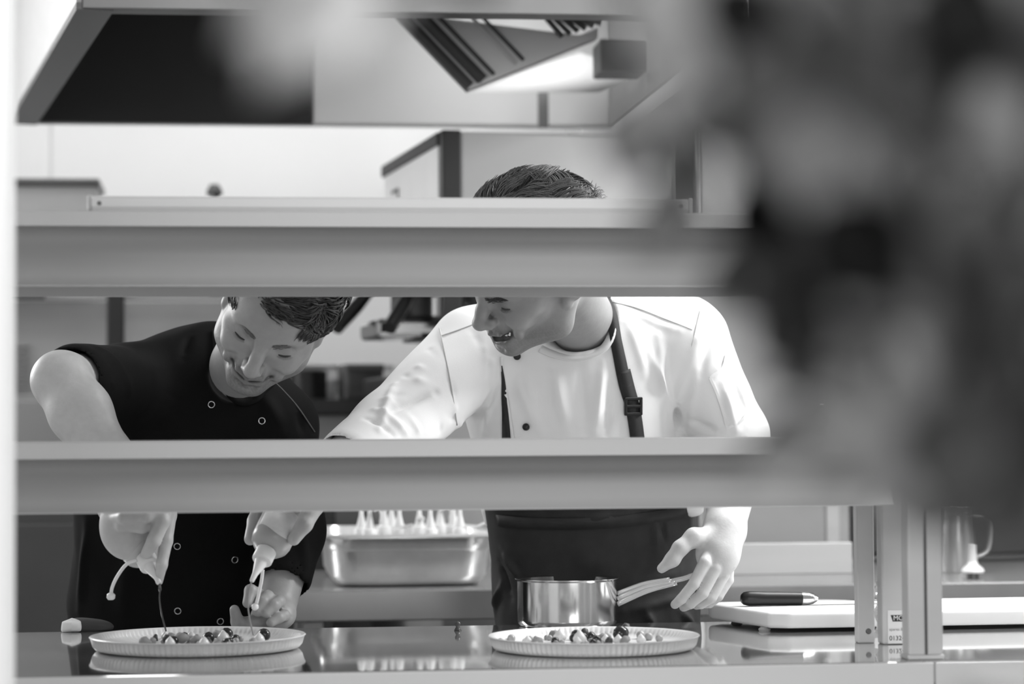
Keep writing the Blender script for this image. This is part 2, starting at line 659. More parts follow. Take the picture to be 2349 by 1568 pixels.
# uprights at the right end, and their twins at the left end behind the wall end
pA = aty(2085, 1500, YG)[0]
pB = aty(2127, 1500, YG)[0]
pC = aty(2165, 1500, YG)[0]
YR = YG + 0.275
for mir in (0, 1):
    def X(x):
        return x if not mir else gx0 + (gx1 - x)

    def b(x0, x1):
        return (min(X(x0), X(x1)), max(X(x0), X(x1)))
    a0, a1 = b(pA, pB - 0.0015)
    c0, c1 = b(pB + 0.0015, pC)
    MB().bbox((a0, YG + 0.001, ZC + 0.005), (a1, YG + 0.035, zt1 - 0.004), 0.003).build('front_post', gantry_mat, ga)
    MB().bbox((c0, YG + 0.001, ZC + 0.005), (c1, YG + 0.035, zt1 - 0.004), 0.003).build('front_post', gantry_mat, ga)
    lo, hi = b(pA - 0.002, pC + 0.001)
    MB().bbox((lo, YG - 0.002, ZC), (hi, YG + 0.04, ZC + 0.007), 0.002).build('foot_plate', steel_soft, ga)
    r0 = aty(2025, 1480, YR - 0.03)[0]
    lo, hi = b(r0, r0 + 0.05)
    rp = MB().bbox((lo, YR - 0.03, ZC), (hi, YR, zt1 - 0.004), 0.003).build('rear_post', gantry_mat, ga)
    s0 = aty(1968, 1475, YR)[0]
    s1 = aty(2008, 1475, YR)[0]
    lo, hi = b(s0, s1)
    fl = MB().bbox((lo, YR, ZC), (hi, YR + 0.02, zt1 - 0.004), 0.002).build('rear_flange', gantry_mat, ga)
    sp = aty(1992, 1447, YR)
    if not mir:
        MB().lathe([(0.0001, 0.0), (0.0042, 0.0), (0.0042, 0.001), (0.003, 0.0018), (0.0012, 0.0018), (0.0011, 0.0008), (0.0001, 0.0008)], 14, rot_to((0, -1, 0)), (sp[0], YR, sp[2])).build('screw', steel_dark, fl)
        # maker's sticker on the rear post
        q0, q1 = aty(2036, 1399, YR - 0.031), aty(2036, 1476, YR - 0.031)
        yk = YR - 0.0312
        stick = MB().bbox((q0[0], yk, q1[2]), (r0 + 0.047, yk + 0.001, q0[2]), 0.0004, 1).build('sticker', mat('sticker_paper', 0.7, 0.5), ga)
        stick['label'] = 'small pale maker sticker with dark lettering'
        hgt = q0[2] - q1[2]
        ink = mat('sticker_ink', 0.03, 0.6)
        pale = mat('sticker_pale_print', 0.75, 0.6)
        d0 = aty(2043, 1410, yk)[0]
        z0, z1 = aty(2043, 1410, yk)[2], aty(2043, 1425, yk)[2]
        MB().prism([(d0, z0), (d0 + 0.003, z1), (r0 + 0.044, z1), (r0 + 0.046, z0)], yk - 0.0003, yk, axis=1).build('sticker_band', ink, stick)

        def text(t, px, py, size, material):
            p = aty(px, py, yk - 0.0005)
            cu = bpy.data.curves.new('lettering', 'FONT')
            cu.body = t
            cu.size = size
            cu.extrude = 0.0001
            cu.materials.append(material)
            tmp = bpy.data.objects.new('tmp', cu)
            me = bpy.data.meshes.new_from_object(tmp)
            bpy.data.objects.remove(tmp)
            me.materials.clear()
            me.materials.append(material)
            o = bpy.data.objects.new('lettering', me)
            col.objects.link(o)
            o.parent = stick
            o.location = p
            o.rotation_euler = (math.radians(90), 0, 0)
        text('MO', 2049, 1422, 0.0100, pale)
        text('spares &', 2040, 1446, 0.0060, mat('sticker_grey_print', 0.3, 0.6))
        text('01324', 2040, 1468, 0.0094, ink)
    else:
        pass
# crumpled clear tape between the rear posts
tp = [aty(2013 + 3 * math.sin(k * 1.7), 1330 + k * 12, YR - 0.002) for k in range(12)]
MB().ribbon(tp, [np.array([math.sin(k * 2.1) * 0.6, -1, 0]) for k in range(12)], [0.0035 + 0.0015 * math.sin(k * 1.3) for k in range(12)], 0.0008).build('tape_strip', mat('shiny_tape', 0.8, 0.15, 0.3), ga)

# ticket rail on the upper shelf
t0, t1 = aty(200, 465, YG + 0.012), aty(1590, 470, YG + 0.012)
tr = thing('ticket_rail', 'long pale aluminium order ticket rail lying on the upper shelf', 'ticket rail', (0.3, YG + 0.03, zt1))
zr0, zr1 = zt1 + 0.0005, aty(1000, 453, YG + 0.012)[2]
MB().prism([(YG + 0.012, zr0), (YG + 0.010, zr0 + 0.006), (YG + 0.010, zr1 - 0.003), (YG + 0.013, zr1), (YG + 0.045, zr1 - 0.004), (YG + 0.05, zr0)], t0[0] + 0.006, t1[0] - 0.006).build('rail', mat('aluminium_rail', 0.6, 0.5, 0.2), tr)
for x in (t0[0], t1[0] - 0.006):
    ec = MB().bbox((x, YG + 0.008, zr0), (x + 0.006, YG + 0.052, zr1 + 0.001), 0.002).build('end_cap', steel, tr)
for x in (t0[0] + 0.016, t1[0] - 0.016):
    MB().lathe([(0.0001, 0), (0.003, 0), (0.003, 0.0012), (0.0001, 0.0014)], 12, rot_to((0, -1, 0)), (x, YG + 0.0102, (zr0 + zr1) / 2)).build('rivet', steel_dark, tr)

# ------------------------------------------------------------------ rear work table
bt = thing('rear_work_table', 'steel work table behind the cooks carrying the bottle pan', 'table', (0.6, 5.0, 0))
bx0, bx1 = aty(640, 1350, YB)[0] - 0.12, 2.6
MB().bbox((bx0, YB, ZT - 0.058), (bx1, 5.33, ZT), 0.003).build('table_top', mat('table_steel', 0.30, 0.25, 0.5, var=0.08, vscale=8), bt)
for x in (aty(718, 1430, YB + 0.05)[0], 1.6, 2.5):
    for y in (YB + 0.06, 5.27):
        MB().bbox((x - 0.02, y - 0.02, 0.0), (x + 0.02, y + 0.02, ZT - 0.058), 0.003).build('leg', steel_soft, bt)
MB().box((bx0 + 0.05, YB + 0.1, 0.25), (bx1 - 0.05, 5.3, 0.28)).build('under_shelf', panel_dark, bt)
MB().bbox((aty(1672, 1300, YB + 0.35)[0], YB + 0.35, ZT), (aty(1956, 1300, YB + 0.35)[0], YB + 0.372, ZT + 0.065), 0.002).build('upstand', steel, bt)

# dark cabinet behind the left chef
dc = thing('dark_cabinet', 'dark low cabinet unit behind the cook in black', 'cabinet', (-0.3, 5.9, 0))
dx0, dx1 = -1.6, aty(770, 1200, 5.85)[0]
MB().bbox((dx0, 5.85, 0), (dx1, 6.35, aty(300, 1180, 5.85)[2] + 0.012), 0.004).build('body', panel_dark, dc)
for k in range(3):
    w = (dx1 - dx0) / 3
    d_ = MB().bbox((dx0 + k * w + 0.006, 5.832, 0.12), (dx0 + (k + 1) * w - 0.006, 5.85, aty(300, 1180, 5.85)[2] - 0.02), 0.003).build('door', panel_dark, dc)
    MB().tube([(dx0 + k * w + 0.05, 5.815, 0.65), (dx0 + k * w + 0.05, 5.815, 0.85)], 0.006, 8).build('handle', steel_soft, d_)

# tall counter run with a ledge at chest height behind
zl_ = aty(80, 910, 5.9)[2]
rb = thing('rear_bench', 'grey steel bench with splashback and pipe shelf on the far left', 'bench', (-0.6, 6.4, 0))
rx0, rx1 = -2.3, aty(640, 800, 6.4)[0]
rx2 = aty(905, 905, 6.4)[0]
MB().bbox((rx1, 6.38, zl_ - 0.04), (rx2, 6.9, zl_), 0.003).build('dark_top', black_plastic, rb)
MB().bbox((rx0, 6.4, 0), (rx1 - 0.001, 6.9, zl_), 0.004).build('body', mat('bench_front', 0.26, 0.45, 0.3), rb)
MB().bbox((rx1, 6.41, 0), (rx2 - 0.01, 6.88, zl_ - 0.041), 0.004).build('side_body', mat('bench_front', 0.26, 0.45, 0.3), rb)
zs = aty(200, 690, 6.6)[2]
MB().bbox((rx0, 6.6, zl_), (rx1, 6.64, zs), 0.003).build('splashback', panel_grey, rb)
zq = aty(200, 660, 6.55)[2]
MB().tube([(rx0, 6.52, (zs + zq) / 2), (rx1, 6.52, (zs + zq) / 2)], (zq - zs) / 2 + 0.004, 14).build('pipe', mat('pale_pipe', 0.7, 0.4, 0.2), rb, smooth=True, angle=50)
p0 = aty(265, 720, 6.5)
MB().bbox((p0[0] - 0.022, 6.47, zl_ + 0.001), (p0[0] + 0.024, 6.51, zs + 0.01), 0.004).build('bracket', black_plastic, rb)
for k in range(9):
    z = aty(50, 795 + k * 12, 6.58)[2]
    MB().bbox((aty(0, 800, 6.58)[0], 6.58, z), (aty(60, 800, 6.58)[0], 6.6, z + 0.006), 0.002).build('vent_slat', panel_grey, rb)
q = aty(90, 675, 6.5)
MB().bbox((rx0, 6.45, q[2] - 0.015), (aty(105, 675, 6.5)[0], 6.49, q[2] + 0.008), 0.003).build('control_box', steel_dark, rb)

gb = thing('grey_box', 'grey metal box on the far shelf behind the white wall end', 'box', (-0.9, 6.6, 1.6))
q0, q1 = aty(-150, 425, 6.55), aty(222, 425, 6.55)
MB().bbox((q0[0], 6.55, zq + 0.005), (q1[0], 6.8, q0[2]), 0.004).build('body', panel_grey, gb)
MB().bbox((q0[0] - 0.005, 6.54, q0[2]), (q1[0] + 0.008, 6.81, q0[2] + 0.02), 0.004).build('lid', steel_dark, gb)
kn = aty(492, 440, 6.5)
kt = thing('small_spout', 'small dark tap tip poking above the upper shelf', 'tap', (kn[0], 6.5, zq))
MB().tube([(kn[0], 6.5, zq - 0.02), (kn[0], 6.5, kn[2] - 0.005)], 0.012, 10).build('pipe', steel_dark, kt)
MB().lathe([(0.0001, 0), (0.02, 0), (0.022, 0.012), (0.012, 0.03), (0.0001, 0.032)], 14, None, (kn[0], 6.5, kn[2] - 0.01)).build('cap', panel_dark, kt)

# ------------------------------------------------------------------ extraction hood
hd = thing('extraction_hood', 'large steel extraction hood with dark inside and slatted filters', 'hood', (0.3, 5.2, 2.0))
YF = 4.42
ZH = aty(300, 22, YF)[2]
bl = atz(45, 262, ZH)
fl_ = atz(188, 14, ZH)
br_y = atz(700, 289, ZH)[1]
xR = aty(1590, 100, 6.0)[0] - 0.2
lipm = mat('hood_lip', 0.10, 0.35, 0.6)
MB().bbox((fl_[0], YF - 0.01, ZH), (xR, YF, ZH + 0.62), 0.002).build('front_panel', mat('hood_front', 0.26, 0.35, 0.6), hd)
MB().bbox((fl_[0], YF, ZH), (xR, YF + 0.05, ZH + 0.004), 0.001).build('front_lip', lipm, hd)
bx_ = fl_[0] + (bl[0] - fl_[0]) * (br_y - YF) / (bl[1] - YF)
A_, B_ = np.array([fl_[0], YF, 0]), np.array([bx_, br_y, 0])
dv = (B_ - A_) / np.linalg.norm(B_ - A_)
nv = np.array([dv[1], -dv[0], 0])


def quadslab(a, b, w0, w1, z0, z1):
    o = []
    for z in (z0, z1):
        for s_, w in ((a, w0), (b, w0), (b, w1), (a, w1)):
            o.append(s_ + nv * w + np.array([0, 0, z]))
    return MB().add(o, [(0, 3, 2, 1), (4, 5, 6, 7), (0, 1, 5, 4), (1, 2, 6, 5), (2, 3, 7, 6), (3, 0, 4, 7)])


quadslab(A_, B_, -0.012, 0.055, ZH - 0.002, ZH + 0.012).build('end_lip', lipm, hd)
quadslab(A_, B_, -0.012, -0.002, ZH, ZH + 0.62).build('end_panel', steel, hd)
MB().box((bx_, br_y, ZH), (xR, br_y + 0.012, ZH + 0.62)).build('back_panel', steel_soft, hd)
xd = aty(715, 200, br_y)[0]
MB().bbox((bx_ + 0.01, br_y - 0.03, ZH + 0.002), (xd, br_y - 0.002, ZH + 0.6), 0.004).build('dark_liner', mat('dark_reflection_liner', 0.008, 0.6, 0.0, var=0.3, vscale=2), hd)  # dark reflection in the steel put into this panel's colour
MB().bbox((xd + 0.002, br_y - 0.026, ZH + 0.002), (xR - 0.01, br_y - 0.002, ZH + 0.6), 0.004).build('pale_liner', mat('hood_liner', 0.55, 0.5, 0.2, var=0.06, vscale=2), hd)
MB().box((bx_, YF + 0.001, ZH + 0.6), (xR - 0.012, br_y - 0.001, ZH + 0.62)).build('roof', steel_dark, hd)
MB().box((xR - 0.01, YF + 0.001, ZH), (xR, br_y - 0.001, ZH + 0.62)).build('side_panel', steel, hd)
for x in (fl_[0] + 0.2, xR - 0.2):
    for y in (YF + 0.2, br_y - 0.3):
        MB().tube([(x, y, ZH + 0.61), (x, y, 2.699)], 0.008, 8).build('hanging_rod', steel_soft, hd)
# V-shaped filter bank with slats
f0, f1, f2 = C(905, 28, 5.0), C(1075, 205, 5.0), C(1372, 86, 5.0)
ax_ = np.array([0.10, -0.9, 0.16])
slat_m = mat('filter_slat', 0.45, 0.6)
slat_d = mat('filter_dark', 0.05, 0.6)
for (a, b, nm) in ((f0, f1, 0), (f1, f2, 1)):
    dd = (b - a)
    fb = MB().add([a, b, b + np.array([0, 0.05, 0.0]), a + np.array([0, 0.05, 0.0]),
                   a + np.array([0, 0, 0.02]), b + np.array([0, 0, 0.02]), b + np.array([0, 0.05, 0.02]), a + np.array([0, 0.05, 0.02])],
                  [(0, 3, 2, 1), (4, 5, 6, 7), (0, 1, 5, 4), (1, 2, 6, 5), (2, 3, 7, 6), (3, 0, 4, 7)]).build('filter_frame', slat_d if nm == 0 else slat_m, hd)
cen = (f0 + f1 + f2) / 3 + np.array([0, -0.04, 0])
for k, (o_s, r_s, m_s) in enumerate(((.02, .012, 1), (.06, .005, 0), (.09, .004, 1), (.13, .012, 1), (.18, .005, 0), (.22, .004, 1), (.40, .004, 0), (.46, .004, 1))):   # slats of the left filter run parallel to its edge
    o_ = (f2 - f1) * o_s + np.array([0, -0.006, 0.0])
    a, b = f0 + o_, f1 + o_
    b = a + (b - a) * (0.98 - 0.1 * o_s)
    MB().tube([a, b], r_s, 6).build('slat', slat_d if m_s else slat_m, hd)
MB().add([f0, f1, f2, f0 + np.array([0, .03, .0]), f1 + np.array([0, .03, 0]), f2 + np.array([0, .03, 0])], [(0, 1, 2), (3, 5, 4), (0, 3, 4, 1), (1, 4, 5, 2), (2, 5, 3, 0)]).build('filter_plate', steel_soft, hd)
for k in range(6):
    a = C(1252 + k * 18, 40, 4.97)
    b_ = C(1290 + k * 18, 84 - k * 6, 4.97)
    MB().tube([a, b_], 0.006, 6).build('slat', slat_d, hd)
l0, l1 = C(1378, 88, 5.2), C(1488, 163, 5.2)
lb = MB().bbox((l0[0], l0[1], l1[2]), (l1[0], l0[1] + 0.12, l0[2]), 0.004).build('light_box', mat('grey_fitting', 0.16, 0.5), hd)
g0, g1 = C(1085, 210, 5.5), C(1500, 175, 5.5)
MB().add([C(1080, 212, 5.45), C(1375, 212, 5.45), C(1480, 168, 5.6), C(1330, 120, 5.7), C(1080, 212, 5.47), C(1375, 212, 5.47), C(1480, 168, 5.62), C(1330, 120, 5.72)],
         [(0, 1, 2, 3), (4, 7, 6, 5), (0, 4, 5, 1), (1, 5, 6, 2), (2, 6, 7, 3), (3, 7, 4, 0)]).build('diffuser', mat('lamp_diffuser', 0.5, 0.5, emit=0.1), hd)
lp = C(1250, -60, 5.42)
area('hood_lamp', tuple(lp), tuple(C(950, 60, 5.98)), 0.3, 0.15, 4)
q = C(1247, 245, 5.85)
MB().box((q[0] - 0.012, q[1], q[2] - 0.05), (q[0] + 0.012, q[1] + 0.02, q[2] + 0.04)).build('bracket', steel_dark, hd)

# ------------------------------------------------------------------ coffee bar: bench, espresso machine
ZL = aty(990, 852, 5.565)[2]
th = math.radians(7)
Rz = np.array([[math.cos(th), -math.sin(th), 0], [math.sin(th), math.cos(th), 0], [0, 0, 1]])
o0 = C(1010, 852, 5.439)                       # near left corner of the bench top
o0[2] = 0
cb = thing('coffee_bench', 'tall grey bench with black top edge under the coffee machine', 'bench', o0)
bwid = aty(1585, 850, o0[1])[0] - o0[0]
MB().bbox((0, 0, 0), (bwid, 0.88, ZL - 0.045), 0.004, R=Rz, c=o0).build('body', mat('bench_side', 0.32, 0.4, 0.35, var=0.08, vscale=5), cb)
MB().bbox((-0.02, -0.02, ZL - 0.045), (bwid + 0.005, 0.88, ZL), 0.004, R=Rz, c=o0).build('top', mat('black_top', 0.03, 0.3), cb)
em = thing('espresso_machine', 'pale espresso machine with black frame and black portafilter handles', 'coffee machine', o0 + np.array([0, 0, ZL]))
ztop = C(1050, 302, 5.439)[2]
eb = C(1056, 400, 5.404)
eb[2] = ZL
Hm = ztop - ZL
cr = mat('machine_panel', 0.8, 0.35, var=0.03)
MB().bbox((0, 0, 0.32), (0.50, 0.72, Hm - 0.002), 0.006, R=Rz, c=eb).build('body', mat('machine_side', 0.36, 0.45, 0.3), em)
MB().bbox((0.18, 0.02, 0.0005), (0.5, 0.7, 0.34), 0.006, R=Rz, c=eb).build('base', black_plastic, em)
MB().bbox((-0.045, 0.035, 0.30), (0.0, 0.7, Hm - 0.03), 0.005, R=Rz, c=eb).build('front_panel', cr, em)
MB().bbox((-0.042, -0.002, 0.1), (0.002, 0.036, Hm), 0.004, R=Rz, c=eb).build('frame_post', black_plastic, em)
MB().bbox((-0.048, 0.03, Hm - 0.032), (0.002, 0.72, Hm - 0.002), 0.004, R=Rz, c=eb).build('frame_top', mat('frame_black', 0.025, 0.5), em)
lo = MB()
for (y0, y1, z0, z1) in ((0.5, 0.58, 0.405, 0.413), (0.5, 0.507, 0.405, 0.455), (0.5, 0.58, 0.447, 0.455)):
    lo.box((-0.0475, y0, z0), (-0.0445, y1, z1), R=Rz, c=eb)
lo.build('maker_mark', panel_dark, em)
gh = C(965, 690, 5.553)
MB().bbox((0.01, 0.05, 0.14), (0.2, 0.58, 0.32), 0.03, R=Rz, c=eb).build('group_housing', black_plastic, em)
for (a, m_, b) in (((950, 655, 5.50), (925, 700, 5.46), (893, 752, 5.40)), ((862, 650, 5.75), (818, 702, 5.69), (772, 752, 5.62))):
    ph = MB().tube([C(*a), C(*m_), C(*b)], [0.012, 0.017, 0.0165], 12).build('portafilter_handle', black_plastic, em, smooth=True, angle=50)
    pp = C(a[0] + 10, a[1] + 8, a[2])
    MB().lathe([(0.0001, -0.012), (0.03, -0.012), (0.034, 0.02), (0.0001, 0.02)], 18, None, pp).build('basket', steel_dark, ph)
d0 = C(900, 755, 5.565)
MB().bbox((-0.055, -0.1, -0.022), (0.16, 0.12, 0.02), 0.01, R=Rz, c=d0).build('drip_tray', steel_shiny, em)
MB().bbox((0.05, -0.11, -0.026), (0.2, 0.14, -0.016), 0.004, R=Rz, c=d0).build('tray_shelf', black_plastic, em)
MB().bbox((-0.055, -0.05, -0.045), (0.065, 0.12, 0.09), 0.02, R=Rz, c=C(968, 700, 5.6)).build('group_head', black_plastic, em)
MB().bbox((-0.05, -0.02, 0.0), (0.0, 0.02, 0.22), 0.01, R=Rz, c=C(1035, 715, 5.565) - np.array([0, 0, 0.02])).build('chrome_side_post', steel_shiny, em)

# things on the coffee bench
def cyl_thing(name, label, cat, p, prof, material, extra=None):
    t = thing(name, label, cat, p)
    MB().lathe(prof, 24, None, p).build('body', material, t, smooth=True, angle=40)
    if extra:
        extra(t)
    return t


def onb(px, py, d):
    p = C(px, py, d)
    p[2] = zl_ + 0.0006
    return p


p = onb(750, 830, 6.55)
cyl_thing('coffee_cup', 'small white cup standing on the black-topped rear bench', 'cup', p, [(0.0001, 0), (0.02, 0), (0.026, 0.02), (0.029, 0.055), (0.026, 0.055), (0.022, 0.012), (0.0001, 0.01)], white_plastic,
          lambda t: MB().tube(bez([p + np.array([0.025, 0, 0.045]), p + np.array([0.045, 0, 0.038]), p + np.array([0.042, 0, 0.02]), p + np.array([0.024, 0, 0.015])], 10), 0.003, 6).build('handle', white_plastic, t))
p2 = onb(706, 850, 6.47)
cyl_thing('knock_box', 'black round knock box on the rear bench beside the cup', 'knock box', p2, [(0.0001, 0), (0.05, 0), (0.052, 0.075), (0.046, 0.08), (0.044, 0.02), (0.0001, 0.015)], black_plastic,
          lambda t: MB().tube([p2 + np.array([-0.05, 0, 0.07]), p2 + np.array([0.05, 0, 0.07])], 0.007, 8).build('bar', steel_soft, t))
p3 = onb(640, 870, 6.45)
cyl_thing('glass_jar', 'small clear glass jar next to the head of the cook in black', 'jar', p3, [(0.0001, 0), (0.03, 0), (0.033, 0.02), (0.033, 0.06), (0.025, 0.07), (0.025, 0.078), (0.0001, 0.078)], mat('jar_glass', 0.8, 0.1, 0, trans=0.7),
          lambda t: MB().lathe([(0.0001, 0.078), (0.027, 0.078), (0.027, 0.09), (0.0001, 0.091)], 20, None, p3).build('lid', steel_soft, t))
p4 = onb(822, 862, 6.47)
t = thing('dark_box', 'dark low carton on the rear bench under the coffee machine handles', 'box', p4)
MB().bbox((-0.04, -0.05, 0), (0.06, 0.1, 0.09), 0.005, R=Rz, c=p4).build('body', mat('dark_card', 0.06, 0.6, var=0.3, vscale=20), t)
MB().bbox((-0.042, -0.052, 0.075), (0.062, 0.102, 0.093), 0.004, R=Rz, c=p4).build('lid', mat('dark_card_lid', 0.1, 0.6), t)
p5 = onb(790, 845, 6.72)
t = thing('pale_tray', 'pale plastic tray leaning at the back of the black-topped rear bench', 'tray', p5)
MB().bbox((-0.16, 0, 0), (0.14, 0.02, 0.10), 0.006, R=Rz, c=p5).build('body', white_plastic, t)
MB().bbox((-0.165, -0.005, 0.095), (0.145, 0.025, 0.103), 0.003, R=Rz, c=p5).build('rim', white_plastic, t)

# ------------------------------------------------------------------ tall fridges on the right
YFR = 5.42


def fridge(label, x0, x1, hinge, dark=False):
    zf = 2.02
    t = thing('upright_fridge', label, 'fridge', ((x0 + x1) / 2, YFR + 0.3, 0), 'tall fridges behind the plant')
    fm = mat('fridge_shaded_door', 0.06, 0.4, 0.3, var=0.05, vscale=4) if dark else mat('fridge_steel', 0.27, 0.5, 0.3, var=0.03, vscale=4)  # darker copy puts the shade at the far right into the door colour
    MB().bbox((x0, YFR + 0.03, 0.05), (x1, YFR + 0.62, zf), 0.004).build('body', mat('fridge_frame', 0.36, 0.4, 0.45), t)
    w = x1 - x0
    zb = aty(1800, 1272, YFR)[2]
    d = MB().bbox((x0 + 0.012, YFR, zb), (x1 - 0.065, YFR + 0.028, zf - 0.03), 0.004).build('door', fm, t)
    MB().bbox((x1 - 0.064, YFR + 0.002, 0.25), (x1 - 0.03, YFR + 0.03, zf - 0.02), 0.004).build('door_frame', steel, t)
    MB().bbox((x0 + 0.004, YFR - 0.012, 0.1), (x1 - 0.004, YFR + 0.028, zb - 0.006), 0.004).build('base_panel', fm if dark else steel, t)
    hx = x1 - 0.08 if hinge else x0 + 0.03
    MB().bbox((hx, YFR - 0.03, 1.1), (hx + 0.015, YFR - 0.018, 1.28), 0.003).build('handle', steel_shiny, d)
    lk = aty(1880, 803, YFR)
    MB().lathe([(0.0001, 0), (0.009, 0), (0.009, 0.004), (0.006, 0.006), (0.0001, 0.006)], 16, rot_to((0, -1, 0)), (hx - 0.01, YFR, lk[2])).build('lock', steel_shiny, d)
    MB().bbox((x0 + 0.02, YFR + 0.05, 0), (x1 - 0.02, YFR + 0.6, 0.05), 0.003).build('plinth', panel_dark, t)
    MB().bbox((x0 + 0.003, YFR - 0.004, zb - 0.005), (x0 + 0.010, YFR + 0.03, zf - 0.01), 0.001).build('edge_trim', steel_shiny, t)


fx0 = aty(1597, 800, YFR)[0]
fx1 = aty(1958, 1200, YFR)[0]
fridge('tall steel fridge just right of the cook in white', fx0, fx1, True)
fridge('tall fridge at the far right behind the plant, shade put into its door colour', fx1 + 0.008, fx1 + 0.75, False, True)

# plain column between coffee machine and fridge
c0, c1 = aty(1300, 500, 6.2)[0], fx0 - 0.02
struct(MB().bbox((c0 + 0.1, 6.62, 0), (c1 + 0.4, 6.9, 2.7), 0.004).build('wall_pier', mat('pier_paint', 0.5, 0.6)))

# ------------------------------------------------------------------ plates
plate_glaze = mat('plate_glaze', 0.66, 0.3, var=0.07, vscale=25)


def plate(label, px, pw, group=None):
    c = atz(px, 1460, ZC + 0.018)
    # centre so that the rim spans the plate's width
    dep = float((c - CAM) @ _f)
    r = pw / 2 / FPX * dep
    t = thing('fluted_plate', label, 'plate', (c[0], c[1], ZC), 'fluted plates on the pass', local=True)
    n = 464
    flutes = 116

    def wob(q, rr, z):
        return 1.0 + (0.017 * (0.5 + 0.5 * math.cos(flutes * q)) ** 1.3 - 0.008 if rr > r * 0.9 and 0.001 < z < 0.0185 else 0.0)
    prof = [(0.001, 0.0), (r * 0.89, 0.0), (r * 0.93, 0.002), (r * 0.955, 0.007), (r * 0.975, 0.0178), (r * 0.995, 0.0195), (r * 0.988, 0.0208), (r * 0.955, 0.019), (r * 0.93, 0.0125), (r * 0.87, 0.0065), (r * 0.6, 0.005), (0.001, 0.005)]
    MB().lathe(prof, n, None, (0, 0, 0.0006), wob).build('dish', plate_glaze, t, smooth=True, angle=60)
    MB().lathe([(r * 0.5, 0.0), (r * 0.5, 0.0007), (r * 0.46, 0.0007), (r * 0.46, 0.0)], 48).build('foot_ring', plate_glaze, t)
    return c, r


pl1 = plate('wide fluted plate in front of the cook in black', 454, 496)
pl2 = plate('wide fluted plate in front of the cook in white', 1362, 488)

# ------------------------------------------------------------------ food on the plates
def blob(seed, n=10, amp=0.12, sq=1.0):
    r_ = np.random.default_rng(seed)
    bm = bmesh.new()
    bmesh.ops.create_icosphere(bm, subdivisions=2, radius=1.0)
    k = r_.normal(size=(n, 3)) * 1.6
    ph = r_.uniform(0, 6.28, n)
    for v in bm.verts:
        p = np.array(v.co)
        d = 1 + amp * float(np.sin(k @ p + ph).sum()) / math.sqrt(n)
        v.co = Vector(p * d * np.array([1, 1, sq]))
    me = bpy.data.meshes.new('morsel')
    bm.to_mesh(me)
    bm.free()
    me.polygons.foreach_set('use_smooth', [True] * len(me.polygons))
    return me


food = {
    'pea': (blob(1, amp=0.03), mat('pea', 0.32, 0.3), 'small round mid-grey pea', 'pea', (0.0038, 0.0048)),
    'berry': (blob(2, amp=0.06), mat('berry', 0.025, 0.15), 'glossy dark round berry', 'berry', (0.0055, 0.008)),
    'cream_dot': (blob(3, amp=0.05, sq=0.9), mat('cream', 0.6, 0.3, sss=0.2), 'pale peaked dot of cream', 'cream', (0.0055, 0.0085)),
    'crumb_chunk': (blob(4, amp=0.3, sq=0.8), mat('crumb', 0.25, 0.7, var=0.4, vscale=60), 'rough grey crumble chunk', 'crumble', (0.005, 0.0095)),
    'shoot': (blob(5, amp=0.45, sq=1.2), mat('dark_shoot', 0.05, 0.5, var=0.3, vscale=60), 'ragged dark herb shoot', 'herb', (0.004, 0.0075)),
}
for k_, (me_, m_, *_q) in food.items():
    me_.materials.append(m_)
me_ = food['cream_dot'][0]
for v in me_.vertices:
    if v.co.z > 0.3:
        f_ = (v.co.z - 0.3)
        v.co.x *= max(0.15, 1 - 1.25 * f_)
        v.co.y *= max(0.15, 1 - 1.25 * f_)
        v.co.z += f_ * 0.6


def scatter(pl, where, spots, n_extra, seed, x0, x1, py=1462):
    c, r = pl
    r_ = random.Random(seed)
    placed = []

    def put(kind, x, y, s):
        for (a, b, q) in placed:
            if (a - x) ** 2 + (b - y) ** 2 < (0.86 * (q + s)) ** 2:
                return False
        placed.append((x, y, s))
        me, m_, lab, cat, _s = food[kind]
        o = bpy.data.objects.new(kind, me)
        col.objects.link(o)
        o.location = (x, y, ZC + 0.0058 + s * (0.9 if kind != 'cream_dot' else 0.8))
        o.scale = (s, s, s)
        o.rotation_euler = (0, 0, r_.uniform(0, 6)) if kind == 'cream_dot' else (r_.uniform(-.4, .4), r_.uniform(-.4, .4), r_.uniform(0, 6))
        tag(o, lab + ' ' + where, cat, cat + ' pieces ' + where)
        return True
    for (kind, px, py_, s) in spots:
        p = atz(px, py_, ZC + 0.012)
        put(kind, p[0], p[1], s)
    ks = ['pea'] * 5 + ['berry'] * 3 + ['crumb_chunk'] * 4 + ['cream_dot'] * 2 + ['shoot'] * 2
    tries = 0
    while n_extra > 0 and tries < 2000:
        tries += 1
        kind = r_.choice(ks)
        s = r_.uniform(*food[kind][4])
        px = min(max(r_.gauss((x0 + x1) / 2, (x1 - x0) / 3.6), x0), x1)
        p = atz(px, py + r_.uniform(-11, 12), ZC + 0.012)
        if math.hypot(p[0] - c[0], p[1] - c[1]) > r * 0.8:
            continue
        if put(kind, p[0], p[1], s):
            n_extra -= 1


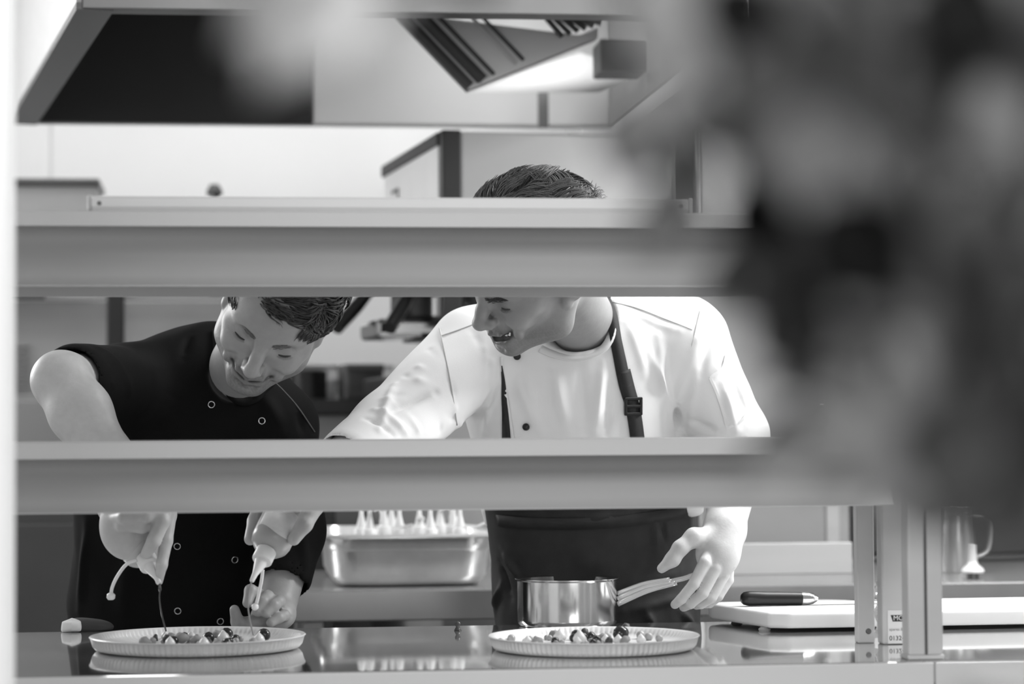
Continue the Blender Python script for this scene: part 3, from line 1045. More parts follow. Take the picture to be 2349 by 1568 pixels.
scatter(pl1, 'on the plate of the cook in black', [('cream_dot', 512, 1466, 0.010), ('berry', 478, 1466, 0.0095), ('berry', 520, 1457, 0.010), ('cream_dot', 594, 1468, 0.009), ('berry', 606, 1459, 0.010),
        ('crumb_chunk', 415, 1468, 0.012), ('berry', 405, 1469, 0.010), ('pea', 350, 1468, 0.006), ('pea', 336, 1470, 0.006), ('crumb_chunk', 388, 1462, 0.009), ('cream_dot', 468, 1474, 0.008), ('cream_dot', 390, 1474, 0.008)], 42, 3, 335, 605)
scatter(pl2, 'on the plate of the cook in white', [('berry', 1424, 1460, 0.0125), ('shoot', 1428, 1450, 0.009), ('berry', 1322, 1458, 0.0085), ('cream_dot', 1285, 1462, 0.010), ('cream_dot', 1330, 1466, 0.010), ('pea', 1173, 1463, 0.0065),
        ('pea', 1148, 1467, 0.005), ('cream_dot', 1166, 1455, 0.006), ('pea', 1470, 1456, 0.007), ('pea', 1488, 1459, 0.0065), ('pea', 1512, 1462, 0.006), ('pea', 1556, 1458, 0.006), ('pea', 1358, 1455, 0.0065), ('pea', 1216, 1466, 0.0065), ('berry', 1369, 1467, 0.007), ('cream_dot', 1345, 1467, 0.009)], 40, 5, 1205, 1470)

p = atz(1050, 1446, ZC)
t = thing('sauce_drip', 'small dark sauce drip standing at the far edge of the counter', 'drip', (p[0], p[1], ZC))
MB().lathe([(0.0001, 0.0), (0.006, 0.0), (0.0045, 0.003), (0.0028, 0.006), (0.0048, 0.010), (0.0044, 0.013), (0.0001, 0.0155)], 16, None, (p[0], p[1], ZC + 0.0003)).build('drop', mat('dark_sauce', 0.08, 0.2), t, smooth=True)
p = atz(1320, 1506, ZC)
t = thing('fallen_berry', 'tiny dark berry on the counter in front of the right plate', 'berry', (p[0], p[1], ZC))
MB().lathe([(0.0001, 0.0), (0.003, 0.0008), (0.004, 0.003), (0.003, 0.0058), (0.0001, 0.0068)], 14, None, (p[0], p[1], ZC + 0.0003)).build('fruit', food['berry'][1], t, smooth=True)

# ------------------------------------------------------------------ saucepan
SP = atz(1301, 1437, ZC)
SP = C(1301, 1440, float((SP - CAM) @ _f) + 0.03)
sr = 116 / FPX * float((SP - CAM) @ _f)
sp = thing('saucepan', 'small shiny steel saucepan behind the right plate', 'saucepan', (SP[0], SP[1], ZC))
sh_ = 0.076
shiny = mat('pan_steel', 0.72, 0.16, 1.0, bump=0.02, bscale=40, bstretch=(1, 1, 0.05))
MB().lathe([(0.001, 0), (sr * 0.93, 0), (sr * 0.975, 0.004), (sr * 0.985, 0.01), (sr * 0.985, sh_ - 0.003), (sr * 1.03, sh_), (sr * 1.03, sh_ + 0.0012), (sr * 0.96, sh_ - 0.001), (sr * 0.955, 0.008), (0.001, 0.006)], 64, None, (SP[0], SP[1], ZC + 0.0005)).build('bowl', shiny, sp, smooth=True, angle=40)
MB().lathe([(0.001, 0.03), (sr * 0.95, 0.03), (sr * 0.95, 0.034), (0.001, 0.035)], 40, None, (SP[0], SP[1], ZC)).build('sauce', mat('pan_sauce', 0.3, 0.2), sp, smooth=True, angle=40)
dsp = float((SP - CAM) @ _f)
hA, hB = C(1412, 1368, dsp), C(1560, 1332, dsp - 0.02)
hm = mat('handle_steel', 0.9, 0.3, 0.5)
hdl = MB()
side = np.array([0, 0, 1.0])
rodm = []
for k, (a0, a1) in enumerate((((1417, 1361), (1536, 1329)), ((1417, 1373), (1543, 1332)), ((1417, 1385), (1552, 1336)))):
    pa, pb = C(a0[0], a0[1], dsp - 0.012 * k + 0.01), C(a1[0], a1[1], dsp - 0.004 * k - 0.02)
    MB().tube(bez([pa, (pa + pb) / 2 + np.array([0, 0, 0.004]), pb], 12), [0.0042] * 13, 8).build('handle_rod', hm, sp, smooth=True)
MB().tube(bez([C(1538, 1333, dsp - 0.02), C(1568, 1326, dsp - 0.025), C(1600, 1318, dsp - 0.03), C(1640, 1330, dsp - 0.03)], 12), 0.0042, 8).build('handle_loop', hm, sp, smooth=True)

# ------------------------------------------------------------------ chopping board and knife
nl = atz(1768, 1451, ZC)
fl2 = atz(1660, 1414, ZC)
yb0, yb1 = nl[1], nl[1] + 0.27
xb0 = nl[0]
bth = math.radians(1.5)
Rb = np.array([[math.cos(bth), -math.sin(bth), 0], [math.sin(bth), math.cos(bth), 0], [0, 0, 1]])
bc = np.array([xb0, yb0, ZC])
cbd = thing('chopping_board', 'thick white chopping board at the right end of the counter', 'chopping board', bc)
bm_ = MB()
pts = [(0.03, 0), (0.5, 0), (0.52, 0.01), (0.52, 0.26), (0.51, 0.27), (-0.02, 0.27), (-0.045, 0.245), (-0.045, 0.22), (0.0, 0.015)]
bm = bmesh.new()
vs = [bm.verts.new(Vector(Rb @ np.array([a, b, 0.006]) + bc)) for a, b in pts]
fc = bm.faces.new(vs)
ex = bmesh.ops.extrude_face_region(bm, geom=[fc])
bmesh.ops.translate(bm, verts=[g for g in ex['geom'] if isinstance(g, bmesh.types.BMVert)], vec=(0, 0, 0.025))
bmesh.ops.recalc_face_normals(bm, faces=bm.faces)
bmesh.ops.bevel(bm, geom=list(bm.edges), offset=0.006, segments=4, affect='EDGES', profile=0.5)
me = bpy.data.meshes.new('board')
bm.to_mesh(me)
bm.free()
me.polygons.foreach_set('use_smooth', [True] * len(me.polygons))
me.set_sharp_from_angle(angle=math.radians(50))
link('board', me, mat('board_plastic', 0.8, 0.45, sss=0.1, var=0.03), cbd)
for (a, b) in ((0.0, 0.04), (0.49, 0.03), (0.49, 0.24), (0.0, 0.23)):
    MB().lathe([(0.0001, 0), (0.009, 0), (0.010, 0.003), (0.006, 0.0066), (0.0001, 0.0066)], 16, None, Rb @ np.array([a, b, 0]) + bc).build('rubber_foot', mat('grey_rubber', 0.4, 0.5), cbd)
zb_ = ZC + 0.0315
kA, kB = C(1701, 1378, 3.93), C(1838, 1384, 3.95)
kA[2], kB[2] = zb_ + 0.0125, zb_ + 0.0105
kn = thing('kitchen_knife', 'kitchen knife with black handle and steel bolster on the board', 'knife', (kA[0], kA[1], zb_))
ku = (kB - kA) / np.linalg.norm(kB - kA)
Rk = np.stack([ku, np.cross((0, 0, 1), ku), np.array([0, 0, 1.0])], 1)
kl = np.linalg.norm(kB - kA)
path = [kA + ku * t_ for t_ in (0.0, 0.004, 0.012, 0.04, 0.07, kl)]
MB().tube(path, [0.007, 0.0105, 0.0122, 0.0115, 0.0112, 0.0108], 14).build('handle', black_plastic, kn, smooth=True, angle=60)
MB().tube([kB, kB + ku * 0.012, kB + ku * 0.02, kB + ku * 0.028], [0.0105, 0.0105, 0.009, 0.004], 14).build('bolster', shiny, kn, smooth=True, angle=50)
b0 = kB + ku * 0.02
bw = Rk[:, 1]
bl_ = 0.17
poly = []
for (s_, w_) in ((0, -0.012), (0.1, -0.013), (bl_, 0.006), (0.12, 0.010), (0, 0.010)):
    q_ = b0 + ku * s_ + bw * w_
    q_[2] = zb_ + 0.0075 - 0.006 * s_ / bl_
    poly.append(q_)
MB().add(poly + [q_ + np.array([0, 0, 0.0014]) for q_ in poly], [(4, 3, 2, 1, 0), (5, 6, 7, 8, 9)] + [(j, (j + 1) % 5, 5 + (j + 1) % 5, 5 + j) for j in range(5)]).build('blade', steel_shiny, kn)

# ------------------------------------------------------------------ deep pan of squeeze bottles on the rear table
gl, gr = aty(733, 1232, YB + 0.07), aty(1166, 1232, YB + 0.07)
gw = 0.352
gpx = gl[0] + gw / 2
pan = thing('deep_steel_pan', 'deep steel gastro pan full of white-capped bottles on the rear table', 'pan', (gpx, YB + 0.34, ZT))
zr = gl[2]


def rrect(w, d, r, z, n=6):
    o = []
    for (sx_, sy_, a0) in ((1, -1, -90), (1, 1, 0), (-1, 1, 90), (-1, -1, 180)):
        for k in range(n + 1):
            a = math.radians(a0 + 90 * k / n)
            o.append((gpx + sx_ * (w / 2 - r) + r * math.cos(a), YB + 0.34 + sy_ * (d / 2 - r) + r * math.sin(a), z))
    return o


rings = []
D = 0.53
hh = zr - ZT
for (w, d, r, z) in ((gw * .66, D * .8, .03, 0.0), (gw * .78, D * .9, .05, 0.002), (gw * .835, D * .93, .055, .010), (gw * .86, D * .95, .055, .022), (gw * .885, D * .962, .055, hh - .032), (gw * .895, D * .966, .056, hh - .027),
                     (gw * .905, D * .97, .055, hh - .025), (gw * .905, D * .97, .055, hh - .006), (gw * .93, D * .98, .04, hh - .001), (gw * .985, D * .995, .022, hh - .001), (gw, D, .02, hh - .004), (gw * 1.0, D * 1.0, .02, hh - .001), (gw * .99, D * .995, .02, hh + .003), (gw * .9, D * .965, .05, hh + .003),
                     (gw * .89, D * .96, .054, hh - .006), (gw * .865, D * .95, .054, .02), (gw * .8, D * .9, .05, .006), (gw * .4, D * .5, .03, .004)):
    rings.append(rrect(w, d, r, ZT + z + 0.0005))
g = MB()
n_ = len(rings[0])
vs = [q for r_ in rings for q in r_]
fs = []
for i in range(len(rings) - 1):
    for j in range(n_):
        fs.append((i * n_ + j, i * n_ + (j + 1) % n_, (i + 1) * n_ + (j + 1) % n_, (i + 1) * n_ + j))
fs.append(tuple(range(n_))[::-1])
fs.append(tuple((len(rings) - 1) * n_ + j for j in range(n_)))
g.add(vs, fs).build('tub', mat('gastro_steel', 0.8, 0.28, 0.75, var=0.12, vscale=14, bump=0.03, bscale=30), pan, smooth=True, angle=50)

clear_plastic = mat('bottle_plastic', 0.75, 0.3, 0.0, trans=0.35, ior=1.3)


def bottle_parts(t, cut=0.0, fat=1.0):
    prof = [(0.001, 0.0), (0.022, 0.0), (0.025, 0.003), (0.025, 0.115), (0.0235, 0.123), (0.018, 0.132), (0.0125, 0.136), (0.0125, 0.142), (0.001, 0.142)]
    prof = [(r_ * (fat if r_ > 0.013 else 1), z_ if z_ < 0.01 else z_ - cut) for r_, z_ in prof]
    b_ = MB().lathe(prof, 28).build('bottle_body', clear_plastic, t, smooth=True, angle=50)
    c_ = MB().lathe([(0.001, 0.1365), (0.0155, 0.1365), (0.0155, 0.1545), (0.0145, 0.156), (0.0105, 0.157), (0.0095, 0.162), (0.0045, 0.182), (0.0035, 0.196), (0.0028, 0.197), (0.001, 0.197)], 24, None, (0, 0, -cut)).build('nozzle_cap', white_plastic, t, smooth=True, angle=35)
    return b_, c_


nz_x = [829, 848, 881, 898, 916, 962, 987, 1010, 1040, 1055]
nz_y = [0.12, 0.055, 0.23, 0.30, 0.10, 0.20, 0.06, 0.30, 0.20, 0.07]
base_b = None
nth = ['first', 'second', 'third', 'fourth', 'fifth', 'sixth', 'seventh', 'eighth', 'ninth', 'tenth']
for i, (px, dy) in enumerate(zip(nz_x, nz_y)):
    y = YB + 0.09 + dy + 0.02
    tip = aty(px, 1167, y)
    if base_b is None:
        base_b = thing('squeeze_bottle', '', 'bottle', (0, 0, 0), 'white-capped bottles in the deep pan', local=True)
        bottle_parts(base_b, 0.054)
        o = base_b
    else:
        o = copy_tree(base_b)
    o.matrix_basis = Matrix.Translation(Vector((tip[0], y, max(ZT + 0.0075, tip[2] - 0.143 + 0.002 * math.sin(i * 2.3)))))
    o['label'] = '%s white nozzle bottle from the left in the deep pan' % nth[i]
for (k, pts) in ((1, [(858, 1172), (868, 1166), (874, 1180), (872, 1200)]), (4, [(918, 1210), (932, 1206), (946, 1203)]), (7, [(1010, 1172), (1024, 1163), (1034, 1172), (1032, 1190)]), (9, [(1068, 1205), (1092, 1207), (1118, 1196)]), (5, [(955, 1190), (968, 1186), (973, 1192)])):
    y = YB + 0.11 + nz_y[k]
    par = [o for o in scene.objects if o.name.startswith('squeeze_bottle') and o['label'].startswith(nth[k])][0]
    inv = np.array(par.matrix_basis.translation)
    MB().tube([aty(a, b, y - 0.012) - inv for a, b in (lambda L_: [(q[0], q[1]) for q in L_])(bez([(a, b, 0) for a, b in pts], 12))], 0.0028, 6).build('tether', white_plastic, par, smooth=True)

# small nozzle cap left on the rear table at the far right
p = atz(2232, 1327, ZT)
t = thing('loose_nozzle_cap', 'loose white nozzle cap standing on the rear table at far right', 'bottle cap', (p[0], p[1], ZT))
MB().lathe([(0.001, 0), (0.021, 0), (0.023, 0.004), (0.02, 0.010), (0.011, 0.018), (0.009, 0.024)], 24, None, (p[0], p[1], ZT + 0.012)).build('cap', white_plastic, t, smooth=True, angle=40)
MB().lathe([(0.001, 0.024), (0.009, 0.024), (0.0078, 0.042), (0.0075, 0.058), (0.001, 0.059)], 20, None, (p[0], p[1], ZT + 0.012)).build('nozzle', white_plastic, t, smooth=True, angle=40)
MB().lathe([(0.001, 0), (0.012, 0.0), (0.012, 0.012), (0.001, 0.012)], 20, None, (p[0], p[1], ZT + 0.0004)).build('neck_ring', steel_dark, t)
p = atz(2196, 1312, ZT)
t = thing('highlight_jug', 'jug shape standing in for a bright highlight behind the right post', 'jug', (p[0], p[1], ZT))  # stands in for a bright highlight blob on the dark background
MB().lathe([(0.001, 0), (0.04, 0), (0.042, 0.005), (0.036, 0.1), (0.034, 0.13), (0.038, 0.14), (0.035, 0.14), (0.03, 0.12), (0.036, 0.01), (0.001, 0.008)], 32, None, (p[0], p[1], ZT + 0.0004)).build('bowl', mat('highlight_steel', 0.5, 0.3, 0.8), t, smooth=True, angle=50)
MB().tube(bez([p + np.array([.036, 0, .12]), p + np.array([.07, 0, .11]), p + np.array([.068, 0, .05]), p + np.array([.04, 0, .03])], 12), 0.004, 8).build('handle', steel_soft, t, smooth=True)

# folded cloth on the counter at the far left
p = atz(190, 1452, ZC)
t = thing('kitchen_cloth', 'crumpled dark cloth with white corner at the left counter edge', 'cloth', (p[0], p[1], ZC))
S_ = SDF()
for k in range(7):
    q_ = atz(172 + k * 11, 1446 - 0.4 * k, ZC)
    S_.ell(q_ + np.array([0, 0.0, 0.008 - 0.0006 * k]), (0.016, 0.022, 0.010 - 0.0007 * k), k=0.012)
V, F = S_.mesh(p - 0.09, p + np.array([0.09, 0.09, 0.05]), 0.0025)
V[:, 2] = np.maximum(V[:, 2], ZC + 0.0006)
quads('dark_fold', V, F, mat('dark_cloth', 0.05, 0.8), t)
S_ = SDF()
for (a, b, r_) in ((152, 1447, .008), (160, 1444, .010), (169, 1440, .010), (148, 1452, .005), (177, 1447, .008)):
    q_ = atz(a, 1449, ZC)
    q_[2] = ZC + r_ * 0.9 + (1449 - b) * 0.0004
    S_.ell(q_, (r_, r_, r_), k=0.008)
V, F = S_.mesh(p - 0.09, p + np.array([0.09, 0.09, 0.05]), 0.0025)
V = V + 0.0015 * np.sin(V * 420 + 1.3)
V[:, 2] = np.maximum(V[:, 2], ZC + 0.0006)
quads('white_corner', V, F, mat('white_cloth', 0.8, 0.8), t)

# ------------------------------------------------------------------ squeeze bottles held in the hands
def held_bottle(label, tip, base, sauce, group='bottles held over the plates'):
    ax = np.array(tip) - np.array(base)
    ax /= np.linalg.norm(ax)
    R = rot_to(ax, _r)
    t = thing('held_squeeze_bottle', label, 'bottle', (0, 0, 0), group, local=True)
    m4 = Matrix.Identity(4)
    o_ = np.array(tip) - ax * 0.197
    for i in range(3):
        for j in range(3):
            m4[i][j] = R[i][j]
        m4[i][3] = o_[i]
    t.matrix_basis = m4
    b_, c_ = bottle_parts(t, 0.0, 1.24)
    b_.data.materials[0] = sauce
    return t, R, o_

# ------------------------------------------------------------------ people
CAMM = np.stack([_r, _u, _f], 1)
skin = mat('skin', 0.45, 0.45, sss=0.12, attr='tone', bump=0.12, bscale=260, var=0.05, vscale=70)
hair_dark = mat('dark_hair', 0.035, 0.42, spec=0.6)
hair_brown = mat('brown_hair', 0.07, 0.45, spec=0.6)
teeth_m = mat('teeth', 0.85, 0.2)
mouth_m = mat('mouth_inside', 0.05, 0.4)


class Head:
    def __init__(s, T, Rcam, size=1.0):
        s.M = CAMM @ np.array(Rcam)
        s.T = CAM + CAMM @ np.array(T)
        s.k = size

    def w(s, p):
        return s.T + s.M @ (np.array(p, float) * s.k)

    def loc(s, P):
        return ((P - s.T) @ s.M) / s.k

    def add(s, S, smile=0.6, open_=0.0):
        k = s.k

        def E(c, r, kk=0.02, op='+', rx=0.0, rz=0.0, ry=0.0):
            def rot(ax, a):
                return np.array(Matrix.Rotation(a, 3, ax))
            R = s.M @ rot('Z', rz) @ rot('Y', ry) @ rot('X', rx)
            S.ell(s.w(c), np.array(r) * k, R, kk * k, op)

        def Cn(a, b, ra, rb, kk=0.01, op='+'):
            S.cone(s.w(a), s.w(b), ra * k, rb * k, kk * k, op)
        E((0, -.014, .034), (.0755, .100, .084), 0.02)
        E((0, .028, .038), (.064, .062, .062), 0.03)
        E((0, .022, -.026), (.060, .062, .072), 0.03)
        for q in (-1, 1):
            Cn((q * .057, -.004, -.045), (q * .050, .012, -.076), .018, .017, .03)
            Cn((q * .050, .012, -.076), (q * .014, .074, -.094), .017, .0155, .028)
            E((q * .044, .047, -.020), (.024, .022, .017), .022)                            # cheekbone
            E((q * .0395, .063 + .004 * smile, -.036), (.021, .018, .019), .016)            # cheek pushed up by the smile
            Cn((q * .010, .0835, .017), (q * .046, .062, .019), .0085, .0075, .014)         # brow ridge
        E((0, .0745, -.0935), (.021, .0175, .0155), .02)
        E((0, .072, -.064), (.031, .024, .026), .02)                                        # muzzle
        for q in (-1, 1):
            E((q * .0315, .088, .0005), (.0165, .013, .0095), .012, '-')                     # eye socket
            E((q * .0315, .0665, -.005), (.0150, .0128, .0125), .0045)                       # closed lid over the eye
            Cn((q * .018, .0785, -.018), (q * .043, .0705, -.017), .0035, .0035, .006)       # lower lid bag
        Cn((0, .084, .010), (0, .100, -.018), .0085, .0095, .014)
        Cn((0, .100, -.018), (0, .1105, -.035), .0095, .0108, .006)
        E((0, .1095, -.0375), (.0115, .0105, .0095), .006)
        for q in (-1, 1):
            E((q * .0125, .0985, -.0405), (.0082, .0115, .0082), .005)
            E((q * .0075, .1025, -.0485), (.0038, .0055, .0035), .003, '-')
        cw = .024 + .012 * smile                                                             # mouth half width
        cz = -.067 + .009 * smile
        up, lo = (-.0640, .0985), (-.0755 - .012 * open_, .0945 - .005 * open_)
        corner = lambda q: (q * cw, .0765 - .004 * smile, cz)
        for q in (-1, 1):
            mid = (q * cw * .55, .0925, up[0] + (cz - up[0]) * .25)
            Cn((0, up[1], up[0]), mid, .0042, .0040, .004)
            Cn(mid, corner(q), .0040, .0026, .004)
            mid2 = (q * cw * .55, .0895 - .003 * open_, lo[0] + (cz - lo[0]) * .22)
            Cn((0, lo[1], lo[0]), mid2, .0052, .0047, .004)
            Cn(mid2, corner(q), .0047, .0026, .004)
            sl = .0034 + .0048 * open_
            z0 = (up[0] + lo[0]) / 2
            ms = (q * cw * .55, .0965, z0 + (cz - z0) * .3)
            Cn((0, .1035, z0), ms, sl, sl * .9, .002, '-')
            Cn(ms, (q * cw * .97, .080, cz), sl * .9, .0016 + .0012 * open_, .002, '-')
            if open_:
                Cn((0, .088, z0), (q * cw * .6, .080, z0 + (cz - z0) * .3), sl, sl * .9, .002, '-')
            Cn((q * .019, .1005, -.0375), (q * .036, .0875, -.052), .0030, .0036, .013, '-')  # smile crease
            Cn((q * .036, .0875, -.052), (q * .043, .0735, -.074), .0036, .0020, .013, '-')
            E((q * (cw + .005), .073, cz - .002), (.008, .008, .011), .008)                   # corner fold
        Cn((-.012, .0935, -.0835 - .008 * open_), (.012, .0935, -.0835 - .008 * open_), .004, .004, .008, '-')              # chin crease
        for q in (-1, 1):                                                                     # ears
            E((q * .0775, -.012, -.004), (.0075, .0205, .0315), .006, rz=q * .35, rx=-.15)
            E((q * .0845, -.009, .000), (.0060, .0125, .0195), .003, '-', rz=q * .35, rx=-.15)
            E((q * .0755, -.001, -.032), (.006, .009, .010), .006)

    def tone(s, V, base=.45, stubble=.28, lips=.30, op_=0.0):
        p = s.loc(V)
        x, y, z = np.abs(p[:, 0]), p[:, 1], p[:, 2]
        t = np.full(len(V), base)
        n = 0.5 + 0.5 * np.sin(p[:, 0] * 900 + 3 * np.sin(p[:, 2] * 700)) * np.sin(p[:, 2] * 1100 + 2 * np.sin(p[:, 1] * 800))
        ss = lambda a, b, v: np.clip((v - a) / (b - a), 0, 1)
        jaw = ss(-.045, -.065, z + .25 * (x - .03)) * ss(-.01, .02, y)
        st = np.maximum(jaw, ss(.005, .0, np.abs(z + .056)) * ss(.03, .02, x) * ss(.07, .08, y)) * ss(-.16, -.125, z)
        t = t + (stubble - base) * st * (0.55 + 0.45 * n)
        lipz = np.where(x < .03, np.exp(-((z + .0705 - .25 * x) / .0085) ** 2), 0) * (y > .07)
        t = t + (lips - t) * np.clip(lipz, 0, 1) * ss(.033, .027, x) * .8
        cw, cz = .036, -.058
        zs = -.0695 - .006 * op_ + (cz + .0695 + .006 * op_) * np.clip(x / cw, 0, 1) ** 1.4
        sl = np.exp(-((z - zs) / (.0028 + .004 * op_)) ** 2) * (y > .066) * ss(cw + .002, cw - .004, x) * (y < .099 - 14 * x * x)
        t = t * (1 - .88 * np.clip(sl * 1.3, 0, 1))  # shade of the mouth gap darkened into the skin tone
        return t


def hair_strands(hd, name, material, parent, n, length, thick, seed, rad=.001, zmin=-.05, extra=0.0, wave=1.0, yoff=0.0, clumps=150, flow=(.8, .45, .0), mess=.22):
    r_ = np.random.default_rng(seed)
    mb = MB()
    zi = [-.09, -.07, -.045, -.025, .02, .045, .058, .075, .1]
    yi = [-.085, -.06, -.015, .030, .040, .054, .066 + yoff, .2, .2]
    cen, rad3 = np.array([0, -.014, .034]), np.array([.077, .101, .086])

    def root():
        while True:
            d = r_.normal(size=3)
            d /= np.linalg.norm(d)
            p = cen + d * rad3
            if p[2] < zmin or p[1] > np.interp(p[2], zi, yi) + r_.normal() * .0015:
                continue
            return p, d
    G = []
    for _ in range(clumps):
        p, d = root()
        G.append((p, r_.normal(size=3) * mess, r_.uniform(0, 6.28), r_.uniform(.75, 1.25), r_.uniform(.7, 1.3)))
    GP = np.array([g[0] for g in G])
    for _ in range(n):
        p, d = root()
        gi = int(((GP - p) ** 2).sum(1).argmin())
        gp, gm, ph, gl_, gh_ = G[gi]
        top = float(np.clip((p[2] - .015) / .055, 0, 1))
        nn = d / rad3
        nn /= np.linalg.norm(nn)
        L = (length * top + .016 * (1 - top)) * gl_ * r_.uniform(.85, 1.1)
        fl = np.array(flow, float)
        comb = fl * top + np.array([.1 * np.sign(p[0]), -.35, -.9]) * (1 - top) + gm * (.3 + top) + r_.normal(size=3) * .08
        comb = comb - nn * (comb @ nn)
        comb /= np.linalg.norm(comb)
        bn = np.cross(nn, comb)
        path = []
        K = 8
        for k in range(K):
            t = k / (K - 1)
            hgt = .0015 + .004 * (1 - top) * math.sin(t * 2.6) + thick * gh_ * top * math.sin(min(1, t * 1.1) * math.pi * .75) + extra * top * t * gh_
            q = p + comb * (L * t) + bn * (wave * .005 * math.sin(ph + t * 4.6) * top * t)
            q = q + (gp - p) * (.45 * t * top)
            dd = (q - cen) / rad3
            ln = np.linalg.norm(dd)
            q = cen + (q - cen) / ln + nn * hgt
            path.append(hd.w(q))
        rr = rad * (0.7 + 0.3 * top)
        mb.tube(path, [rr, rr * 1.2, rr * 1.25, rr * 1.2, rr * 1.1, rr * .95, rr * .7, rr * .2], 4, caps=False)
    return mb.build(name, material, parent, smooth=True)


def brow(hd, q, material, parent, dz=0.0):
    r_ = np.random.default_rng(3 if q > 0 else 4)
    mb = MB()
    for k in range(130):
        u = r_.uniform(0, 1)
        x = .013 + .036 * u
        z = .0165 + .006 * math.sin(u * 2.3) - .004 * u + r_.normal() * .0018 + dz
        y = .0915 - .0065 * u - .020 * u * u
        a = np.array([q * x, y + .004 - .004 * u * u, z])
        b = a + np.array([q * .0065, -.002 - .003 * u, .0025 - .004 * u])
        mb.tube([hd.w(a), hd.w((a + b) / 2 + np.array([0, .0008, 0])), hd.w(b)], [.0005, .0006, .0002], 4, caps=False)
    return mb.build('eyebrow', material, parent)


def lash(hd, q, parent, material, z0=-.0105):
    pts = []
    for k in range(11):
        u = k / 10
        x = .0160 + .031 * u
        a = (x - .0315) / .0155
        y = .0665 + .0137 * math.sqrt(max(0.05, 1 - a * a)) + .0006
        z = z0 - .0028 * math.sin(math.pi * u) + .002 * u
        pts.append(hd.w((q * x, y, z)))
    mb = MB().tube(pts, [.0005] + [.0015] * 9 + [.0005], 6)
    for k in range(26):
        u = k / 25
        i = min(9, int(u * 10))
        a = pts[i] + (pts[i + 1] - pts[i]) * (u * 10 - i)
        b = a + hd.M @ np.array([q * (.001 + .002 * u), .0045, -.003])
        mb.tube([a, b], [.0003, .0001], 3, caps=False)
    return mb.build('eyelash', material, parent)


def body_join(name, pieces, material, parent):
    V = np.concatenate([p[0] for p in pieces])
    o, F, T = 0, [], []
    for (v, f, t) in pieces:
        F.append(f + o)
        T.append(t)
        o += len(v)
    return quads(name, V, np.concatenate(F), material, parent, np.concatenate(T))


def bounds(pts, pad):
    P = np.array(pts)
    return P.min(0) - pad, P.max(0) + pad


def piece(S, lo, hi, vox, tone, sm=1):
    V, F = S.mesh(lo, hi, vox)
    V = smooth_v(V, F, sm, .4)
    return V, F, (tone(V) if callable(tone) else np.full(len(V), tone))


def fold(V, N, S, lines, zoom=1.0):
    d = np.zeros(len(V))
    for (ax, ay, bx, by, w, amp) in lines:
        a, _ = hit(ax, ay, S)
        b, _ = hit(bx, by, S)
        if a is None or b is None:
            continue
        dist, h = seg_dist(V, a, b)
        g = np.exp(-(dist / (w * .8)) ** 2)
        d += 1.8 * amp * g * np.clip(np.sin(np.clip(h, .02, .98) * math.pi), .25, 1)
    return V + N * d[:, None]


def fbm(V, fr, seed):
    r_ = np.random.default_rng(seed)
    d = np.zeros(len(V))
    for k in range(9):
        kk = r_.normal(size=3) * fr * (1 + .35 * k)
        kk2 = r_.normal(size=3) * fr * .6
        d += np.sin(V @ kk + 2.0 * np.sin(V @ kk2) + r_.uniform(0, 6)) / (1 + .5 * k)
    return d / 3.0


def garment(name, S, lo, hi, vox, material, parent, folds=(), noise=.0, fr=18, seed=1, sm=2):
    V, F = S.mesh(lo, hi, vox)
    V = smooth_v(V, F, sm, .5)
    N = normals(V, F)
    if folds:
        V = fold(V, N, S, folds)
    if noise:
        V = V + N * (fbm(V, fr, seed) * noise)[:, None]
    return quads(name, V, F, material, parent)


# ---------- cook in white
hw = Head((0.0319, 0.1173, 3.770), [[0.556, -0.792, -0.251], [-0.398, -0.519, 0.756], [-0.73, -0.32, -0.604]], 1.045)
W = thing('person', 'smiling cook in white jacket and dark apron leaning over the right plate', 'person', tuple(C(1365, 1440, 4.15) * np.array([1, 1, 0])))
wsR, weR, wwR = C(1075, 815, 4.03), C(880, 1010, 3.88), C(700, 1128, 3.70)
wsL, weL, wwL = C(1580, 815, 4.07), C(1692, 1025, 4.08), C(1662, 1218, 3.90)
nkb = C(1345, 775, 4.02)
SK = SDF()
hw.add(SK, smile=1.0, open_=1.0)
SK.cone(hw.w((0, -.03, -.03)), C(1345, 755, 4.06), .057, .056, .03)
# arms and hands
SA = SDF()
SA.chain([wsL, weL], [.05, .046], .02)
SA.chain([weL, weL + (wwL - weL) * .3, wwL], [.045, .045, .031], .03)
SA.cone(wwL, C(1645, 1262, 3.875), .029, .026, .025)
SA.ell(C(1648, 1268, 3.872), (.036, .024, .042), rot_to(C(1600, 1240, 3.86) * 0 + (C(1640, 1310, 3.86) - C(1655, 1225, 3.89)), _r), .015)
fing = [
    ([(1630, 1262, 3.865), (1617, 1290, 3.845), (1592, 1338, 3.838), (1562, 1374, 3.85), (1548, 1386, 3.86)], [.013, .0125, .0108, .0098, .0085]),
    ([(1648, 1270, 3.865), (1641, 1303, 3.85), (1612, 1360, 3.842), (1584, 1384, 3.855), (1568, 1392, 3.87)], [.013, .0125, .0110, .0098, .0085]),
    ([(1662, 1280, 3.87), (1660, 1318, 3.862), (1632, 1371, 3.853), (1608, 1385, 3.868), (1597, 1388, 3.88)], [.012, .0115, .0102, .0092, .008]),
    ([(1672, 1290, 3.88), (1671, 1330, 3.877), (1648, 1368, 3.868), (1628, 1384, 3.88), (1616, 1386, 3.89)], [.0105, .010, .009, .0082, .0072]),
]
for pts, rr in fing:
    SA.chain([C(*q) for q in pts], [a * .85 for a in rr], .002)
SA.chain([C(1640, 1232, 3.885), C(1592, 1232, 3.86), C(1560, 1257, 3.85), C(1543, 1282, 3.848), C(1518, 1303, 3.855)], [.019, .0145, .0118, .0112, .0078], .008)
SA2 = SDF()
SA2.chain([wsR, weR], [.05, .046], .02)
